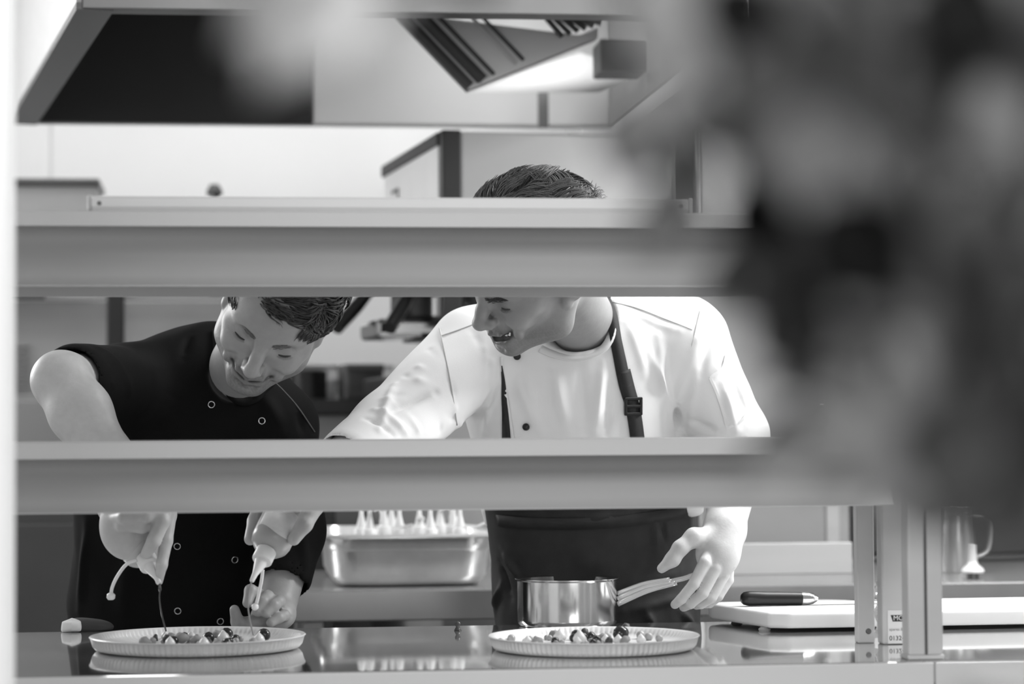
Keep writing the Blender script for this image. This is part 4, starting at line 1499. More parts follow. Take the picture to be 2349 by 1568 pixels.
SA2.chain([weR, weR + (wwR - weR) * .3, wwR], [.045, .044, .031], .03)
SA2.ell(C(672, 1125, 3.675), (.034, .040, .026), rot_to(C(650, 1140, 3.66) - C(700, 1115, 3.69), _u), .02)
for pts, rr in (
    ([(640, 1110, 3.69), (604, 1140, 3.70), (585, 1195, 3.675), (574, 1236, 3.65)], [.014, .0125, .0115, .0095]),
    ([(655, 1105, 3.70), (622, 1130, 3.725), (607, 1180, 3.715), (600, 1215, 3.69)], [.013, .0115, .0105, .0092]),
    ([(675, 1105, 3.71), (650, 1140, 3.74), (640, 1185, 3.73), (635, 1205, 3.72)], [.012, .0105, .0098, .0088]),
    ([(712, 1120, 3.66), (722, 1158, 3.625), (698, 1202, 3.605), (674, 1236, 3.60)], [.018, .0145, .0125, .0098])):
    SA2.chain([C(*q) for q in pts], rr, .005)
ST = SDF()
ST.ell(C(1320, 960, 4.12), (.16, .09, .17), k=.05).ell(C(1365, 1250, 4.18), (.14, .08, .2), k=.05)
ST.cone(wsR, C(1320, 850, 4.12), .05, .06, .04).cone(wsL, C(1320, 850, 4.12), .05, .06, .04).cone(wsL, weL, .045, .04, .02).cone(wsR, weR, .045, .04, .02).cone(C(1345, 790, 4.09), C(1320, 900, 4.1), .05, .06, .05)
hb = [hw.w((a, b, c)) for a in (-.1, .1) for b in (-.13, .135) for c in (-.135, .14)]
lo, hi = bounds(hb + [nkb - np.array([0, 0, .05])], .01)
pieces = [piece(SK, lo, hi, .0017, lambda V: hw.tone(V, .30, .18, .17, 1.0), 1)]  # face darker than the hands: its shade put into the skin colour
lo, hi = bounds([weL, wwL, C(1514, 1310, 3.85), C(1640, 1400, 3.85)], .06)
pieces.append(piece(SA, lo, hi, .0020, .62))  # hand lighter than the rest: its light put into the skin colour
lo, hi = bounds([weR, wwR, C(570, 1240, 3.64), C(672, 1240, 3.6)], .05)
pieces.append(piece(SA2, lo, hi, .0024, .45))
lo, hi = bounds([wsR, wsL, weR, weL, C(1365, 1480, 4.18)], .12)
pieces.append(piece(ST, lo, hi, .011, .45))
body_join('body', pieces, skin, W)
# teeth in the open smile
mb = MB()
for k in range(-4, 5):
    x = k * .0064
    y = .0945 - .00042 * (abs(k) ** 2.1)
    z = -.0668 + .0007 * abs(k) ** 1.2
    Rt = hw.M @ np.array(Matrix.Rotation(-x * 22, 3, 'Z'))
    mb.bbox((-.0030, -.002, -.0042), (.0030, .0018, .004), .0012, 2, Rt, hw.w((x, y - .006, z)))
mb.build('teeth', teeth_m, W, smooth=True, angle=50)
mi = SDF().ell(hw.w((0, .070, -.071)), (.026, .016, .010), hw.M, .004)
V, F = mi.mesh(hw.w((0, .070, -.071)) - .04, hw.w((0, .070, -.071)) + .04, .003)
quads('mouth_inside', V, F, mouth_m, W)
for q in (-1, 1):
    brow(hw, q, hair_dark, W, -.011)
    lash(hw, q, W, hair_brown)
hair_strands(hw, 'hair', hair_brown, W, 4200, .055, .012, 5, .0007, -.04, .020, .7, 0, 90, (.15, -.9, .3), .35)
capS = SDF().ell(hw.w((0, -.020, .040)), np.array([.080, .102, .090]) * hw.k, hw.M, .01).plane(hw.w((0, .045, .05)), hw.M @ np.array([0, .8, -.62])).plane(hw.w((0, -.06, -.03)), hw.M @ np.array([0, .45, -1.0]))
V, F = capS.mesh(hw.T - .16, hw.T + .17, .005)
quads('hair_base', V, F, hair_brown, W)

white_cloth = mat('white_cotton', 0.86, 0.75, spec=0.2, bump=0.12, bscale=900)
JW = SDF()
JW.ell(C(1315, 930, 4.09), (.185, .115, .17), rot_to(_u, _r), .05)
JW.ell(C(1345, 1120, 4.13), (.170, .112, .17), rot_to(_u, _r), .06)
JW.ell(C(1365, 1300, 4.16), (.168, .112, .16), rot_to(_u, _r), .06)
JW.cone(C(1395, 745, 4.09), C(1560, 775, 4.09), .075, .075, .05)
JW.cone(C(1280, 745, 4.11), C(1095, 800, 4.05), .075, .066, .05)
JW.ell(C(1350, 800, 4.08), (.14, .10, .09), rot_to(_u, _r), .05)
JW.cone(C(1575, 800, 4.075), weL + (wsL - weL) * .1, .074, .060, .025)
JW.cone(weL + (wsL - weL) * .1, weL + (wwL - weL) * .10, .060, .056, .02)
JW.cone(C(1085, 810, 4.045), weR + (wsR - weR) * .08, .075, .066, .025)
JW.cone(weR + (wsR - weR) * .08, weR + (wwR - weR) * .42, .066, .058, .02)
JWs = SDF()
JWs.p = list(JW.p)
JW.cone(hw.w((0, -.02, -.03)), C(1335, 735, 4.01), .060, .056, .008, '-')
JW.ell(C(1318, 748, 3.98), (.062, .05, .038), rot_to(_u, _r), .012, '-')
# hollow, cut sleeve ends
dL = (wwL - weL) / np.linalg.norm(wwL - weL)
JW.cone(weL - dL * .02, weL + dL * .2, .051, .050, .004, '-')
dR = (wwR - weR) / np.linalg.norm(wwR - weR)
JW.cone(weR + dR * .03, weR + dR * .3, .052, .048, .004, '-')
lo, hi = bounds([C(1100, 660, 4.0), C(1745, 1000, 4.1), C(1130, 1240, 4.25), C(800, 990, 3.8), C(1600, 1240, 4.0), weR + dR * .12, C(1400, 660, 4.2)], .07)
hi[2] = max(hi[2], C(1450, 650, 4.1)[2] + .06)
lo[2] = C(1365, 1225, 4.1)[2]
JW.plane(C(1365, 1212, 4.1), (0, 0, -1))
folds = [
    (1548, 930, 1600, 780, .010, .006), (1560, 945, 1650, 850, .009, .006), (1545, 940, 1490, 810, .010, .005), (1552, 930, 1556, 995, .006, -.016),
    (1510, 770, 1525, 960, .010, .0045), (1536, 800, 1520, 990, .008, -.005), (1600, 850, 1585, 990, .010, .005), (1575, 960, 1650, 990, .008, -.005), (1660, 880, 1690, 985, .009, .005), (1680, 860, 1720, 960, .008, -.004), (1630, 760, 1600, 880, .010, -.004),
    (1060, 985, 1095, 850, .010, .006), (1055, 975, 960, 870, .010, .007), (1050, 985, 930, 955, .009, .007), (1062, 995, 1058, 890, .007, -.010), (1040, 960, 900, 905, .008, -.006),
    (1000, 900, 880, 950, .008, -.006), (905, 880, 870, 985, .008, .006), (930, 860, 1010, 985, .007, -.005), (860, 940, 930, 990, .008, .007), (960, 840, 1045, 940, .007, .005), (985, 800, 1040, 900, .007, -.004), (840, 960, 900, 995, .006, -.006), (880, 915, 960, 985, .007, .006),
    (1180, 850, 1240, 990, .014, .0035), (1205, 860, 1230, 930, .008, .003), (1270, 830, 1300, 990, .014, .004), (1330, 830, 1345, 990, .012, -.0035), (1385, 830, 1365, 990, .010, .0045), (1400, 880, 1390, 995, .007, -.004), (1110, 800, 1100, 930, .010, .0045), (1085, 760, 1120, 880, .010, -.004), (1130, 830, 1110, 990, .008, .004), (1440, 740, 1480, 860, .010, .004), (1460, 720, 1560, 760, .008, .003),
]
garment('jacket', JW, lo, hi, .0034, white_cloth, W, folds, .0016, 22, 3)


def seam(pts, S, r, material, parent, name='seam', n=30, lift=.0):
    P, N = hits(pts, S, n, lift)
    return MB().tube(P, r, 6).build(name, material, parent, smooth=True)


seam_m = mat('seam_thread', 0.50, 0.8)
white_hem = mat('white_hem', 0.82, 0.75)
seam([(1402, 692), (1460, 706), (1530, 733), (1588, 756)], JW, .0012, seam_m, W)
seam([(1606, 712), (1596, 752), (1578, 830), (1562, 900)], JW, .0012, seam_m, W)
seam([(1008, 752), (1018, 800), (1034, 880), (1050, 985)], JW, .0012, seam_m, W)
seam([(1012, 770), (1050, 757), (1090, 742)], JW, .0012, seam_m, W)
# stand collar following the neck opening
P, N = hits([(1388, 672), (1402, 700), (1409, 735), (1404, 772), (1384, 805), (1345, 824), (1305, 826), (1268, 818), (1240, 806)], JW, 40, .000)
MB().ribbon([p + np.array([0, 0, .004]) for p in P], [n_ * .6 + np.array([0, 0, .5]) for n_ in N], .007, .003).build('collar', white_hem, W, smooth=True)
# placket edge, buttons
P, N = hits([(1150, 818), (1152, 850), (1160, 900), (1170, 960), (1176, 1000), (1182, 1060)], JW, 24, .0005)
MB().ribbon(P, N, .003, .002).build('placket_edge', white_hem, W, smooth=True)
for (bx, by) in ((1186, 817), (1208, 978), (1218, 1120)):
    p, n_ = hit(bx, by, JW)
    MB().lathe([(.0001, -.001), (.004, -.001), (.0062, .0015), (.0058, .004), (.003, .0055), (.0001, .006)], 18, rot_to(n_, _r), p + n_ * .0015).build('button', black_plastic, W, smooth=True)
# sleeve pocket
P, N = hits([(1628, 866), (1645, 905), (1660, 950), (1668, 982)], JW, 12, .001)
MB().ribbon(P, N, .0022, .0015).build('pocket_edge', white_hem, W)
P, N = hits([(1628, 866), (1655, 845), (1664, 815)], JW, 12, .001)
MB().ribbon(P, N, .0022, .0015).build('pocket_edge', white_hem, W)
P, N = hits([(1668, 982), (1700, 965), (1716, 942)], JW, 12, .001)
MB().ribbon(P, N, .0022, .0015).build('pocket_edge', white_hem, W)

# apron: bib, skirt, straps with buckle
apron_m = mat('dark_apron', 0.028, 0.65, spec=0.3, bump=0.2, bscale=700, var=0.15, vscale=40)
AP = SDF()
for q in JW.p[:3]:
    t_, op, k, (c, r, R) = q
    AP.ell(c, r + .007, R, k)
AP.ell(C(1372, 1430, 4.15), (.168, .115, .14), rot_to(_u, _r), .06)
AP.cone(C(1300, 1500, 4.16), C(1290, 1900, 4.17), .10, .095, .05).cone(C(1440, 1500, 4.16), C(1450, 1900, 4.17), .10, .095, .05)
AP.plane(C(1365, 1110, 4.1), (0, 0, 1))
lo, hi = bounds([C(1110, 1100, 4.0), C(1620, 1100, 4.3)], .05)
lo[2] = .42
AP.plane((0, 0, .45), (0, 0, -1))
afolds = [(1150, 1260, 1190, 1330, .008, .005), (1145, 1290, 1170, 1370, .008, -.005), (1135, 1400, 1150, 1340, .008, .006), (1330, 1190, 1480, 1170, .010, .004), (1500, 1180, 1505, 1260, .008, .003), (1520, 1190, 1530, 1250, .006, -.004),
          (1450, 1340, 1560, 1310, .010, .004), (1430, 1400, 1560, 1370, .010, .006), (1480, 1400, 1500, 1440, .008, .005), (1560, 1400, 1590, 1440, .008, .005), (1300, 1250, 1420, 1330, .03, .004)]
garment('apron', AP, lo, hi, .0045, apron_m, W, afolds, .0022, 26, 8)
P, N = hits([(1142, 1192), (1200, 1198), (1300, 1200), (1400, 1196), (1500, 1185), (1575, 1172)], AP, 40, .001)
MB().ribbon(P, N, .010, .002).build('apron_tie', apron_m, W, smooth=True)
P, N = hits([(1372, 664), (1390, 690), (1404, 730), (1412, 780), (1422, 830), (1432, 880), (1444, 920)], JWs, 40, .0018)
MB().ribbon(P, N, [.0075 + .003 * min(1, i / 25) for i in range(len(P))], .002).build('apron_strap', apron_m, W, smooth=True)
P, N = hits([(1428, 850), (1438, 890), (1450, 935), (1458, 985), (1466, 1060), (1470, 1120)], JWs, 30, .0022)
MB().ribbon(P, N, .0125, .002).build('apron_strap', apron_m, W, smooth=True)
P, N = hits([(1149, 838), (1154, 880), (1160, 940), (1163, 1000), (1166, 1080)], JWs, 30, .0012)
MB().ribbon(P, N, [.001 + .0095 * i / len(P) for i in range(len(P))], .0018).build('apron_strap', apron_m, W, smooth=True)
p, n_ = hit(1450, 931, JWs)
Rb_ = rot_to(n_, _r)
bk = MB()
for (a, b) in (((-.015, -.015, .003), (.015, -.010, .008)), ((-.015, .010, .003), (.015, .015, .008)), ((-.016, -.015, .003), (-.011, .015, .008)), ((.011, -.015, .003), (.016, .015, .008)), ((-.015, -.0025, .003), (.015, .0025, .008))):
    bk.bbox(a, b, .0012, 1, Rb_, p)
bk.build('strap_buckle', black_plastic, W)
# white jacket tails that stick out at the waist
for (cx, cy, dd, rr) in ((1128, 1186, 4.13, (.013, .012, .022)), (1588, 1166, 4.1, (.020, .012, .015))):
    Tt = SDF().ell(C(cx, cy, dd), rr, rot_to(_u, _r), .01).ell(C(cx + (6 if cx < 1300 else -10), cy - 30, dd), (.02, .014, .02), rot_to(_u, _r), .02)
    V, F = Tt.mesh(C(cx, cy, dd) - .06, C(cx, cy, dd) + .06, .003)
    quads('jacket_tail', V + .001 * np.sin(V * 300), F, white_cloth, W)
trouser = mat('dark_trousers', 0.02, 0.8)
TR = SDF()
wf = C(1365, 1440, 4.17)
for q in (-1, 1):
    TR.cone(wf + _r0 * q * .075 * 1 + np.array([0, 0, 0]), np.array([wf[0] + q * .085, wf[1] + .02, .07]), .088, .06, .03)
    MB().bbox((-.045, -.16, 0), (.045, .1, .075), .03, 3, None, (wf[0] + q * .085, wf[1], .001)).build('shoe', black_plastic, W, smooth=True)
V, F = TR.mesh((wf[0] - .3, wf[1] - .2, .03), (wf[0] + .3, wf[1] + .2, wf[2] + .1), .012)
quads('trousers', V, F, trouser, W)

# ---------- cook in black
hk = Head((-0.3608, 0.0531, 3.7300), [[0.909, -0.184, 0.373], [-0.4, -0.635, 0.661], [0.115, -0.751, -0.651]], 1.03)
K = thing('person', 'smiling cook in black double-breasted jacket bending over the left plate', 'person', tuple(C(410, 1440, 4.17) * np.array([1, 1, 0])))
ksR, keR, kwR = C(285, 885, 4.0), C(140, 872, 3.76), C(300, 1135, 3.655)
ksL, keL, kwL = C(630, 975, 4.06), C(670, 1215, 4.01), C(634, 1396, 3.92)
nk2 = C(548, 900, 3.96)
SK = SDF()
hk.add(SK, smile=.9, open_=0.0)
SK.cone(hk.w((0, -.03, -.03)), C(535, 868, 4.03), .056, .052, .03)
SA = SDF()
SA.cone(ksR, keR, .052, .043, .02)
SA.chain([keR, keR + (kwR - keR) * .28, keR + (kwR - keR) * .7, kwR], [.0425, .046, .037, .031], .02)
SA.ell(C(296, 1212, 3.655), (.044, .030, .050), rot_to(C(315, 1290, 3.63) - C(290, 1150, 3.67), _r), .02)
SA.ell(C(275, 1205, 3.64), (.024, .022, .04), rot_to(C(315, 1290, 3.63) - C(260, 1170, 3.66), _r), .015)
for pts, rr in (
    ([(375, 1130, 3.66), (387, 1180, 3.640), (381, 1240, 3.620), (371, 1295, 3.603), (365, 1333, 3.602)], [.014, .0120, .0100, .0085, .0060]),
    ([(372, 1160, 3.63), (372, 1195, 3.608), (353, 1240, 3.598), (336, 1268, 3.604)], [.013, .0118, .0105, .0085]),
    ([(376, 1172, 3.615), (335, 1184, 3.600), (285, 1186, 3.605), (258, 1190, 3.63)], [.0105, .0105, .0100, .0085]),
    ([(366, 1200, 3.622), (325, 1208, 3.608), (280, 1206, 3.615), (262, 1204, 3.63)], [.010, .0098, .0092, .008])):
    SA.chain([C(*q) for q in pts], rr, .004)
SA2 = SDF()
SA2.cone(ksL, keL, .05, .046, .02)
SA2.chain([keL, keL + (kwL - keL) * .35, kwL], [.038, .039, .031], .02)
SA2.ell(C(626, 1412, 3.895), (.036, .026, .024), rot_to(_u, _r), .02)
for pts, rr in (
    ([(602, 1402, 3.885), (590, 1362, 3.875), (575, 1354, 3.855), (568, 1382, 3.842)], [.0118, .0108, .0100, .0085]),
    ([(620, 1405, 3.885), (613, 1369, 3.868), (603, 1380, 3.848), (591, 1402, 3.838)], [.0118, .0112, .0104, .0086]),
    ([(638, 1408, 3.885), (640, 1379, 3.868), (628, 1388, 3.846), (610, 1405, 3.836)], [.0108, .0102, .0096, .008]),
    ([(650, 1416, 3.885), (652, 1411, 3.862), (640, 1416, 3.845), (621, 1428, 3.834)], [.0098, .0092, .0086, .0074]),
    ([(600, 1422, 3.885), (565, 1432, 3.872), (545, 1426, 3.862), (538, 1398, 3.852)], [.014, .0118, .0108, .0082])):
    SA2.chain([C(*q) for q in pts], rr, .004)
ST = SDF()
ST.ell(C(450, 1000, 4.14), (.15, .085, .16), k=.05).ell(C(410, 1280, 4.18), (.14, .08, .2), k=.05).cone(ksR, C(450, 920, 4.14), .05, .07, .04).cone(ksL, C(450, 960, 4.14), .05, .07, .04).cone(ksL, keL, .045, .04, .02).cone(ksR, keR, .046, .038, .02).cone(C(530, 905, 4.07), C(480, 960, 4.1), .05, .07, .05)
hb = [hk.w((a, b, c)) for a in (-.1, .1) for b in (-.13, .135) for c in (-.135, .14)]
lo, hi = bounds(hb + [nk2 - np.array([0, 0, .03])], .01)
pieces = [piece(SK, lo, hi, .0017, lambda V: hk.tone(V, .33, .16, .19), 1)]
lo, hi = bounds([keR, kwR, C(366, 1340, 3.6), C(210, 1200, 3.65)], .055)
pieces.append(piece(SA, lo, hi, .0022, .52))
lo, hi = bounds([keL, kwL, C(530, 1430, 3.84), C(660, 1440, 3.85)], .05)
pieces.append(piece(SA2, lo, hi, .0022, .32))  # darker than the other forearm: shade put into the skin colour
lo, hi = bounds([ksR, ksL, keR, keL, C(410, 1480, 4.18)], .12)
pieces.append(piece(ST, lo, hi, .011, .45))
body_join('body', pieces, skin, K)
for q in (-1, 1):
    brow(hk, q, mat('brow_hair', 0.11, 0.6), K, -.0055)
    lash(hk, q, K, hair_dark)
hair_strands(hk, 'hair', hair_dark, K, 5200, .058, .014, 11, .00085, -.045, .003, 1.3, 0, 130, (.85, .35, .0), .28)
capS = SDF().ell(hk.w((0, -.018, .039)), np.array([.079, .102, .089]) * hk.k, hk.M, .01).plane(hk.w((0, .052, .058)), hk.M @ np.array([0, .8, -.62])).plane(hk.w((0, -.06, -.035)), hk.M @ np.array([0, .45, -1.0]))
V, F = capS.mesh(hk.T - .16, hk.T + .17, .005)
quads('hair_base', V, F, hair_dark, K)

black_cloth = mat('black_cotton', 0.007, 0.85, spec=0.12, bump=0.15, bscale=800)
JK = SDF()
JK.ell(C(425, 1000, 4.12), (.205, .125, .16), rot_to(_u, _r), .05)
JK.ell(C(415, 1180, 4.15), (.185, .12, .18), rot_to(_u, _r), .06)
JK.ell(C(405, 1390, 4.17), (.188, .12, .17), rot_to(_u, _r), .06)
JK.cone(C(490, 842, 4.09), C(290, 892, 4.02), .070, .066, .05)
JK.cone(C(520, 885, 4.07), C(630, 975, 4.07), .072, .062, .05)
JK.ell(C(470, 900, 4.10), (.12, .10, .10), rot_to(_u, _r), .05)
JK.cone(C(285, 892, 4.01), keR + (ksR - keR) * .22, .072, .060, .03)
JK.cone(C(632, 985, 4.065), keL, .064, .055, .04)
JK.cone(keL, keL + (kwL - keL) * .58, .054, .048, .02)
JKs = SDF()
JKs.p = list(JK.p)
JK.cone(hk.w((0, -.01, -.03)), C(545, 858, 4.0), .060, .046, .008, '-')
JK.ell(C(562, 898, 3.955), (.034, .05, .022), rot_to(_u, _r), .008, '-')
dR = (keR - ksR) / np.linalg.norm(keR - ksR)
JK.cone(keR - dR * .075, keR + dR * .1, .050, .052, .004, '-')
JK.plane(keR - dR * .03, dR * 1.0 + 0) if False else None
JK.ell(keR + dR * .045, (.062, .062, .062), None, .006, '-')
dL = (kwL - keL) / np.linalg.norm(kwL - keL)
JK.cone(keL + dL * .07, keL + dL * .3, .0415, .0425, .004, '-')
lo, hi = bounds([C(120, 730, 3.95), C(720, 1000, 4.0), C(150, 1450, 4.3), C(730, 1450, 4.0), keR], .06)
lo[2] = C(410, 1500, 4.1)[2]
JK.plane(C(410, 1492, 4.1), (0, 0, -1))
kf = [(340, 760, 390, 870, .012, .005), (290, 775, 330, 870, .010, -.005), (230, 800, 300, 900, .012, .005), (370, 755, 360, 820, .008, .004), (440, 765, 420, 820, .010, -.004), (190, 810, 260, 880, .008, .005),
      (400, 900, 350, 990, .02, .004), (600, 900, 650, 990, .015, .004), (680, 940, 700, 1000, .01, -.003), (200, 1200, 180, 1400, .012, .005), (690, 1180, 700, 1320, .012, .004), (300, 1250, 280, 1430, .02, .005)]
garment('jacket', JK, lo, hi, .0042, black_cloth, K, kf, .002, 20, 4)
# collar band and ring snaps
P, N = hits([(498, 760), (500, 800), (505, 850), (520, 890), (540, 915), (562, 922), (585, 915), (600, 895), (622, 878)], JKs, 30, .001)
MB().ribbon(P, [n_ * .7 + np.array([0, 0, .4]) for n_ in N], .008, .004).build('collar', black_cloth, K, smooth=True)
ring = mat('snap_metal', 0.75, 0.25, 0.9)
for (bx, by) in ((485, 927), (601, 965), (470, 1060), (590, 1110), (407, 1252), (538, 1283), (408, 1400), (505, 1424)):
    p, n_ = hit(bx, by, JKs)
    R = rot_to(n_, _r)
    pts = [p + n_ * .002 + R @ np.array([.0052 * math.cos(a), .0052 * math.sin(a), 0]) for a in np.linspace(0, 2 * math.pi, 25)]
    MB().tube(pts, .0009, 6, caps=False).build('ring_snap', ring, K, smooth=True)
P, N = hits([(626, 872), (650, 895), (685, 935), (722, 990)], JKs, 20, .0)
MB().tube(P, .0011, 6).build('shoulder_seam', mat('grey_thread', 0.12, 0.7), K)
wf = C(410, 1440, 4.17)
TR = SDF()
for q in (-1, 1):
    TR.cone(wf + _r0 * q * .08, np.array([wf[0] + q * .09, wf[1] + .02, .07]), .092, .062, .03)
    MB().bbox((-.045, -.16, 0), (.045, .1, .075), .03, 3, None, (wf[0] + q * .09, wf[1], .001)).build('shoe', black_plastic, K, smooth=True)
V, F = TR.mesh((wf[0] - .3, wf[1] - .2, .03), (wf[0] + .3, wf[1] + .2, wf[2] + .1), .012)
quads('trousers', V, F, trouser, K)

# ---------- the two bottles being squeezed, with their tethers and sauce streams
b1, R1, o1 = held_bottle('upturned sauce bottle in the fist of the cook in black', C(366, 1337, 3.592), C(262, 1150, 3.735), clear_plastic)
i1 = b1.matrix_basis.inverted()


def inloc(i4, p):
    return np.array(i4 @ Vector(p))


te = [C(314, 1284, 3.60), C(290, 1294, 3.60), (C(270, 1320, 3.60)), C(258, 1345, 3.60), C(254, 1366, 3.60)]
MB().tube([inloc(i1, p) for p in bez(te, 24)], .0026, 8).build('tether', white_plastic, b1, smooth=True)
MB().tube([inloc(i1, C(255, 1359, 3.6)), inloc(i1, C(255, 1363, 3.6)), inloc(i1, C(254, 1371, 3.6)), inloc(i1, C(254, 1375, 3.6))], [.0035, .0065, .0065, .004], 10).build('stopper', white_plastic, b1, smooth=True, angle=50)
b2, R2, o2 = held_bottle('labelled sauce bottle in the hand of the cook in white', C(577, 1333, 3.565), C(662, 1160, 3.668), mat('sauce_bottle', 0.42, 0.3, 0.0, sss=0.2))
i2 = b2.matrix_basis.inverted()
te = [C(603, 1306, 3.60), C(600, 1330, 3.60), C(594, 1360, 3.60), C(588, 1385, 3.60)]
MB().tube([inloc(i2, p) for p in bez(te, 16)], .0027, 8, flat=.7).build('tether', white_plastic, b2, smooth=True)
MB().lathe([(.0001, -.005), (.004, -.004), (.0058, 0), (.004, .004), (.0001, .005)], 14, None, inloc(i2, C(585, 1391, 3.60))).build('stopper', white_plastic, b2, smooth=True)
# paper label wrapped on the side of the bottle that faces the camera
toc = np.array(i2.to_3x3() @ Vector(-_f))
a0 = math.atan2(toc[1], toc[0])
lab = MB()
vs, fs = [], []
for k in range(13):
    a = a0 - .25 + (k / 12 - .35) * 1.9
    for z in (.072, .116):
        vs.append((.0317 * math.cos(a), .0317 * math.sin(a), z + .006 * math.sin(k * .4) * (z > .1)))
fs = [(2 * k, 2 * k + 2, 2 * k + 3, 2 * k + 1) for k in range(12)]
lb_ = lab.add(vs, fs).build('paper_label', mat('label_paper', 0.8, 0.6, var=0.04, vscale=120), b2, smooth=True)
sd = lb_.modifiers.new('thickness', 'SOLIDIFY')
sd.thickness = .0004
sauce = mat('clear_sauce', 0.35, 0.15, trans=0.3)
t = thing('sauce_stream', 'thin dark stream of sauce falling onto the left part of the plate', 'sauce', tuple(C(381, 1446, 3.6)))
MB().tube(bez([C(366, 1338, 3.594), C(367, 1352, 3.594), C(366, 1375, 3.596), C(371, 1408, 3.60), C(381, 1447, 3.61)], 20), [.0022] * 3 + [.0026] * 3 + [.0013] * 15, 8).build('stream', mat('dark_stream', 0.07, 0.12), t, smooth=True)
t = thing('sauce_stream', 'thin pale stream of sauce falling from the labelled bottle', 'sauce', tuple(C(581, 1452, 3.6)))
MB().tube(bez([C(577, 1333, 3.566), C(570, 1360, 3.57), C(569, 1390, 3.575), C(573, 1420, 3.585), C(581, 1456, 3.60)], 20), .0013, 8).build('stream', sauce, t, smooth=True)

# ------------------------------------------------------------------ plant close to the camera
pot_p = C(2900, 1560, 0.95)
st = thing('plant_stand', 'slim dark stand carrying the plant beside the camera', 'plant stand', (pot_p[0], pot_p[1], 0))
MB().lathe([(.001, 0), (.16, 0), (.16, .015), (.02, .03), (.02, pot_p[2] - .03), (.12, pot_p[2] - .02), (.12, pot_p[2] - .002), (.001, pot_p[2] - .002)], 32, None, (pot_p[0], pot_p[1], 0)).build('column', steel_dark, st, smooth=True, angle=40)
PL = thing('leafy_plant', 'large leafy potted plant blurred in the right foreground', 'plant', tuple(pot_p))
MB().lathe([(.001, 0), (.07, 0), (.095, .13), (.10, .135), (.10, .145), (.088, .145), (.08, .12), (.001, .118)], 36, None, pot_p).build('pot', mat('clay_pot', 0.35, 0.7), PL, smooth=True, angle=40)
MB().lathe([(.001, .118), (.084, .118), (.084, .126), (.001, .13)], 24, None, pot_p).build('soil', mat('soil', 0.04, 0.9, bump=0.6, bscale=80), PL)
top = pot_p + np.array([0, 0, .12])


def leaf_mesh(cup, bend):
    bm = bmesh.new()
    rows = []
    for i in range(9):
        t = i / 8
        w = max(.02, math.sin(math.pi * min(1, t * 1.05) ** .85)) * .36 * (1 - .25 * t)
        r_ = []
        for j in range(5):
            s_ = j / 2 - 1
            r_.append(bm.verts.new((s_ * w, t, cup * abs(s_) ** 1.5 * w - bend * t * t + .02 * math.sin(9 * t) * s_)))
        rows.append(r_)
    for i in range(8):
        for j in range(4):
            bm.faces.new((rows[i][j], rows[i][j + 1], rows[i + 1][j + 1], rows[i + 1][j]))
    bmesh.ops.solidify(bm, geom=list(bm.faces), thickness=.012)
    me = bpy.data.meshes.new('leaf')
    bm.to_mesh(me)
    bm.free()
    me.polygons.foreach_set('use_smooth', [True] * len(me.polygons))
    return me


def leaf_mat(name, a, b):
    mt = mat(name, a, 0.4, var=0.25, vscale=6, spec=0.4)
    return mt


tones = {'d': leaf_mat('deep_green_leaf', .05, 0), 'm': leaf_mat('mid_green_leaf', .20, 0), 'l': leaf_mat('lit_leaf', .42, 0), 'v': leaf_mat('bright_lit_leaf', .75, 0)}  # the two pale tones put light on the leaves into their colour
lm = {}
for key, mt in tones.items():
    for v_ in range(2):
        me = leaf_mesh(.35 + .2 * v_, .15 + .2 * v_)
        me.materials.append(mt)
        lm[key, v_] = me
leaf_tips = []


def leaf(px, py, L, ang, tone, d=.8, tilt=.3):
    c = C(px, py, d)
    size = L * d / FPX
    a = math.radians(ang)
    yv = _r * math.cos(a) + _u * math.sin(a)
    zv = -_f + (_u * random.uniform(-.5, .6) + _r * random.uniform(-.4, .4)) * tilt * 1.5
    zv = zv - yv * (zv @ yv)
    zv /= np.linalg.norm(zv)
    xv = np.cross(yv, zv)
    o = bpy.data.objects.new('leaf', lm[tone, random.randint(0, 1)])
    col.objects.link(o)
    m4 = Matrix.Identity(4)
    base = c - yv * size * .5
    for i in range(3):
        m4[i][0], m4[i][1], m4[i][2], m4[i][3] = xv[i] * size * 1.25, yv[i] * size, zv[i] * size, base[i]
    o.parent = PL
    o.matrix_parent_inverse = PL.matrix_basis.inverted()
    o.matrix_basis = m4
    leaf_tips.append(base)


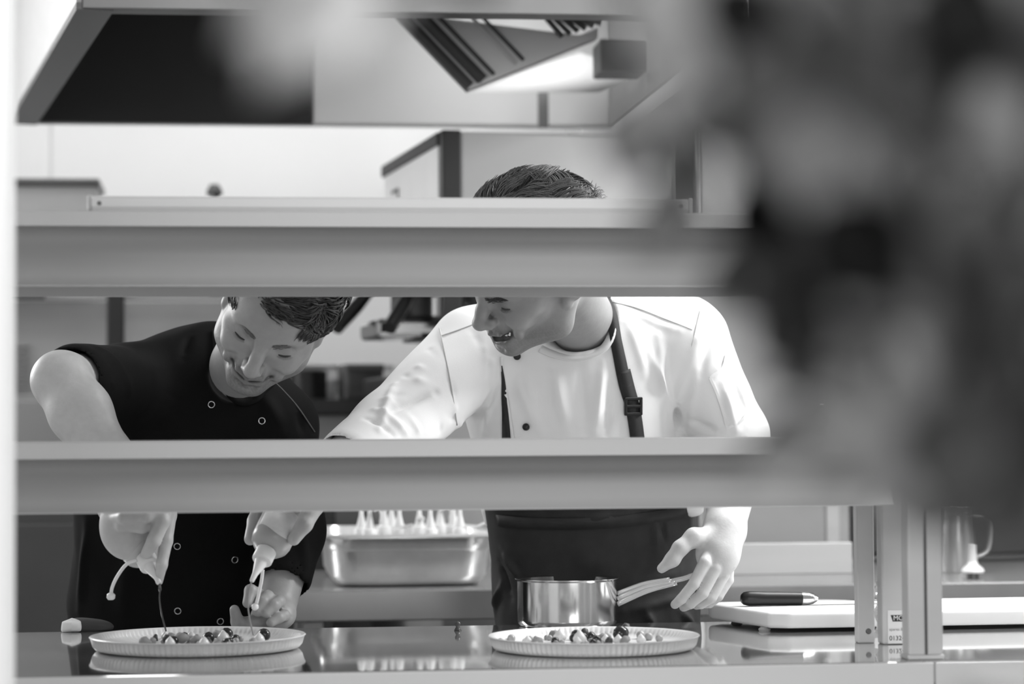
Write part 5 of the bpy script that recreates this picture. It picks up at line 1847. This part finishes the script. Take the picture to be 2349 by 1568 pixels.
spec = [(700, 30, 440, -125, 'v', .72), (640, 0, 330, -140, 'v', .75), (740, -60, 330, -100, 'v', .74), (900, -70, 260, -100, 'l', .78), (1080, -90, 240, -80, 'm', .8),
        (1560, 60, 330, -80, 'v', .75), (1600, 250, 300, -110, 'v', .78), (1480, -10, 280, -120, 'l', .8), (1450, 330, 240, -100, 'l', .85), (1520, 520, 230, -150, 'l', .85),
        (1900, 20, 300, -60, 'l', .8), (1760, 180, 300, -70, 'm', .75), (2040, 30, 260, -40, 'm', .8), (1900, 180, 300, -90, 'm', .8), (1700, 40, 260, -60, 'd', .72),
        (1880, 380, 330, -85, 'v', .74), (1910, 470, 260, -95, 'v', .78), (2010, 350, 260, -40, 'l', .8), (1740, 330, 220, -120, 'm', .8), (1630, 300, 190, -60, 'd', .7), (1555, 400, 150, -60, 'd', .75),
        (2120, 230, 330, -60, 'd', .72), (2230, 60, 340, -20, 'd', .72), (2120, 60, 300, -60, 'm', .76), (2300, 300, 300, -60, 'm', .8), (2330, 160, 280, -100, 'm', .82), (2200, 420, 300, -110, 'm', .8),
        (1990, 590, 360, -45, 'd', .70), (1900, 640, 300, -150, 'm', .74), (2090, 640, 300, -60, 'm', .76), (1800, 640, 260, -130, 'm', .78), (1830, 780, 280, -60, 'd', .74), (1740, 520, 240, -120, 'm', .82),
        (2030, 480, 260, -60, 'l', .84), (2240, 560, 320, -80, 'm', .8), (2330, 700, 320, -90, 'd', .78), (2200, 720, 300, -120, 'm', .8), (2060, 780, 320, -100, 'm', .8), (1960, 860, 300, -60, 'm', .8),
        (2120, 900, 340, -80, 'l', .8), (2260, 900, 300, -110, 'd', .8), (1930, 980, 320, -120, 'l', .8), (2050, 1040, 320, -150, 'l', .82), (1800, 1040, 260, -160, 'l', .86), (2200, 1060, 340, -100, 'm', .8),
        (2330, 1050, 320, -90, 'm', .82), (2330, 880, 280, -90, 'd', .76), (2290, 460, 300, -70, 'm', .84), (1680, 650, 200, -150, 'm', .86), (2280, 1180, 260, -110, 'm', .84), (2110, 1150, 220, -170, 'm', .86)]
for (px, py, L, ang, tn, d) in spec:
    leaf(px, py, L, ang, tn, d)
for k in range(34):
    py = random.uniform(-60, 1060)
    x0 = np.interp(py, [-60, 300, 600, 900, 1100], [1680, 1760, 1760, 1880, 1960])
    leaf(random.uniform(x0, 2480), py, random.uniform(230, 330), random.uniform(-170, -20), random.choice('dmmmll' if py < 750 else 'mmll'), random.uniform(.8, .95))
# stems from the pot up and over
stem_m = mat('plant_stem', 0.12, 0.7)
for pts in ([(2750, 1300), (2600, 800), (2450, 300), (2150, -150), (1500, -260), (900, -200), (640, -90)], [(2740, 1300), (2560, 700), (2300, 250), (2000, -60), (1650, -80), (1500, 150)],
            [(2720, 1300), (2550, 900), (2300, 600), (2050, 500), (1850, 420), (1700, 450)], [(2700, 1300), (2480, 1050), (2200, 850), (1950, 780), (1800, 820)],
            [(2700, 1320), (2500, 1200), (2250, 1020), (2000, 980), (1780, 1010)], [(2760, 1300), (2620, 900), (2480, 500), (2330, 200), (2200, 0)]):
    path = bez([C(a, b, .86 + .0 * i) for i, (a, b) in enumerate(pts)], 30)
    path = [top] + [top * .35 + path[0] * .65 + np.array([0, 0, .02])] + path
    MB().tube(path, [.005] * 4 + [.0035 - .0022 * i / len(path) for i in range(len(path) - 4)], 8).build('stem', stem_m, PL, smooth=True)
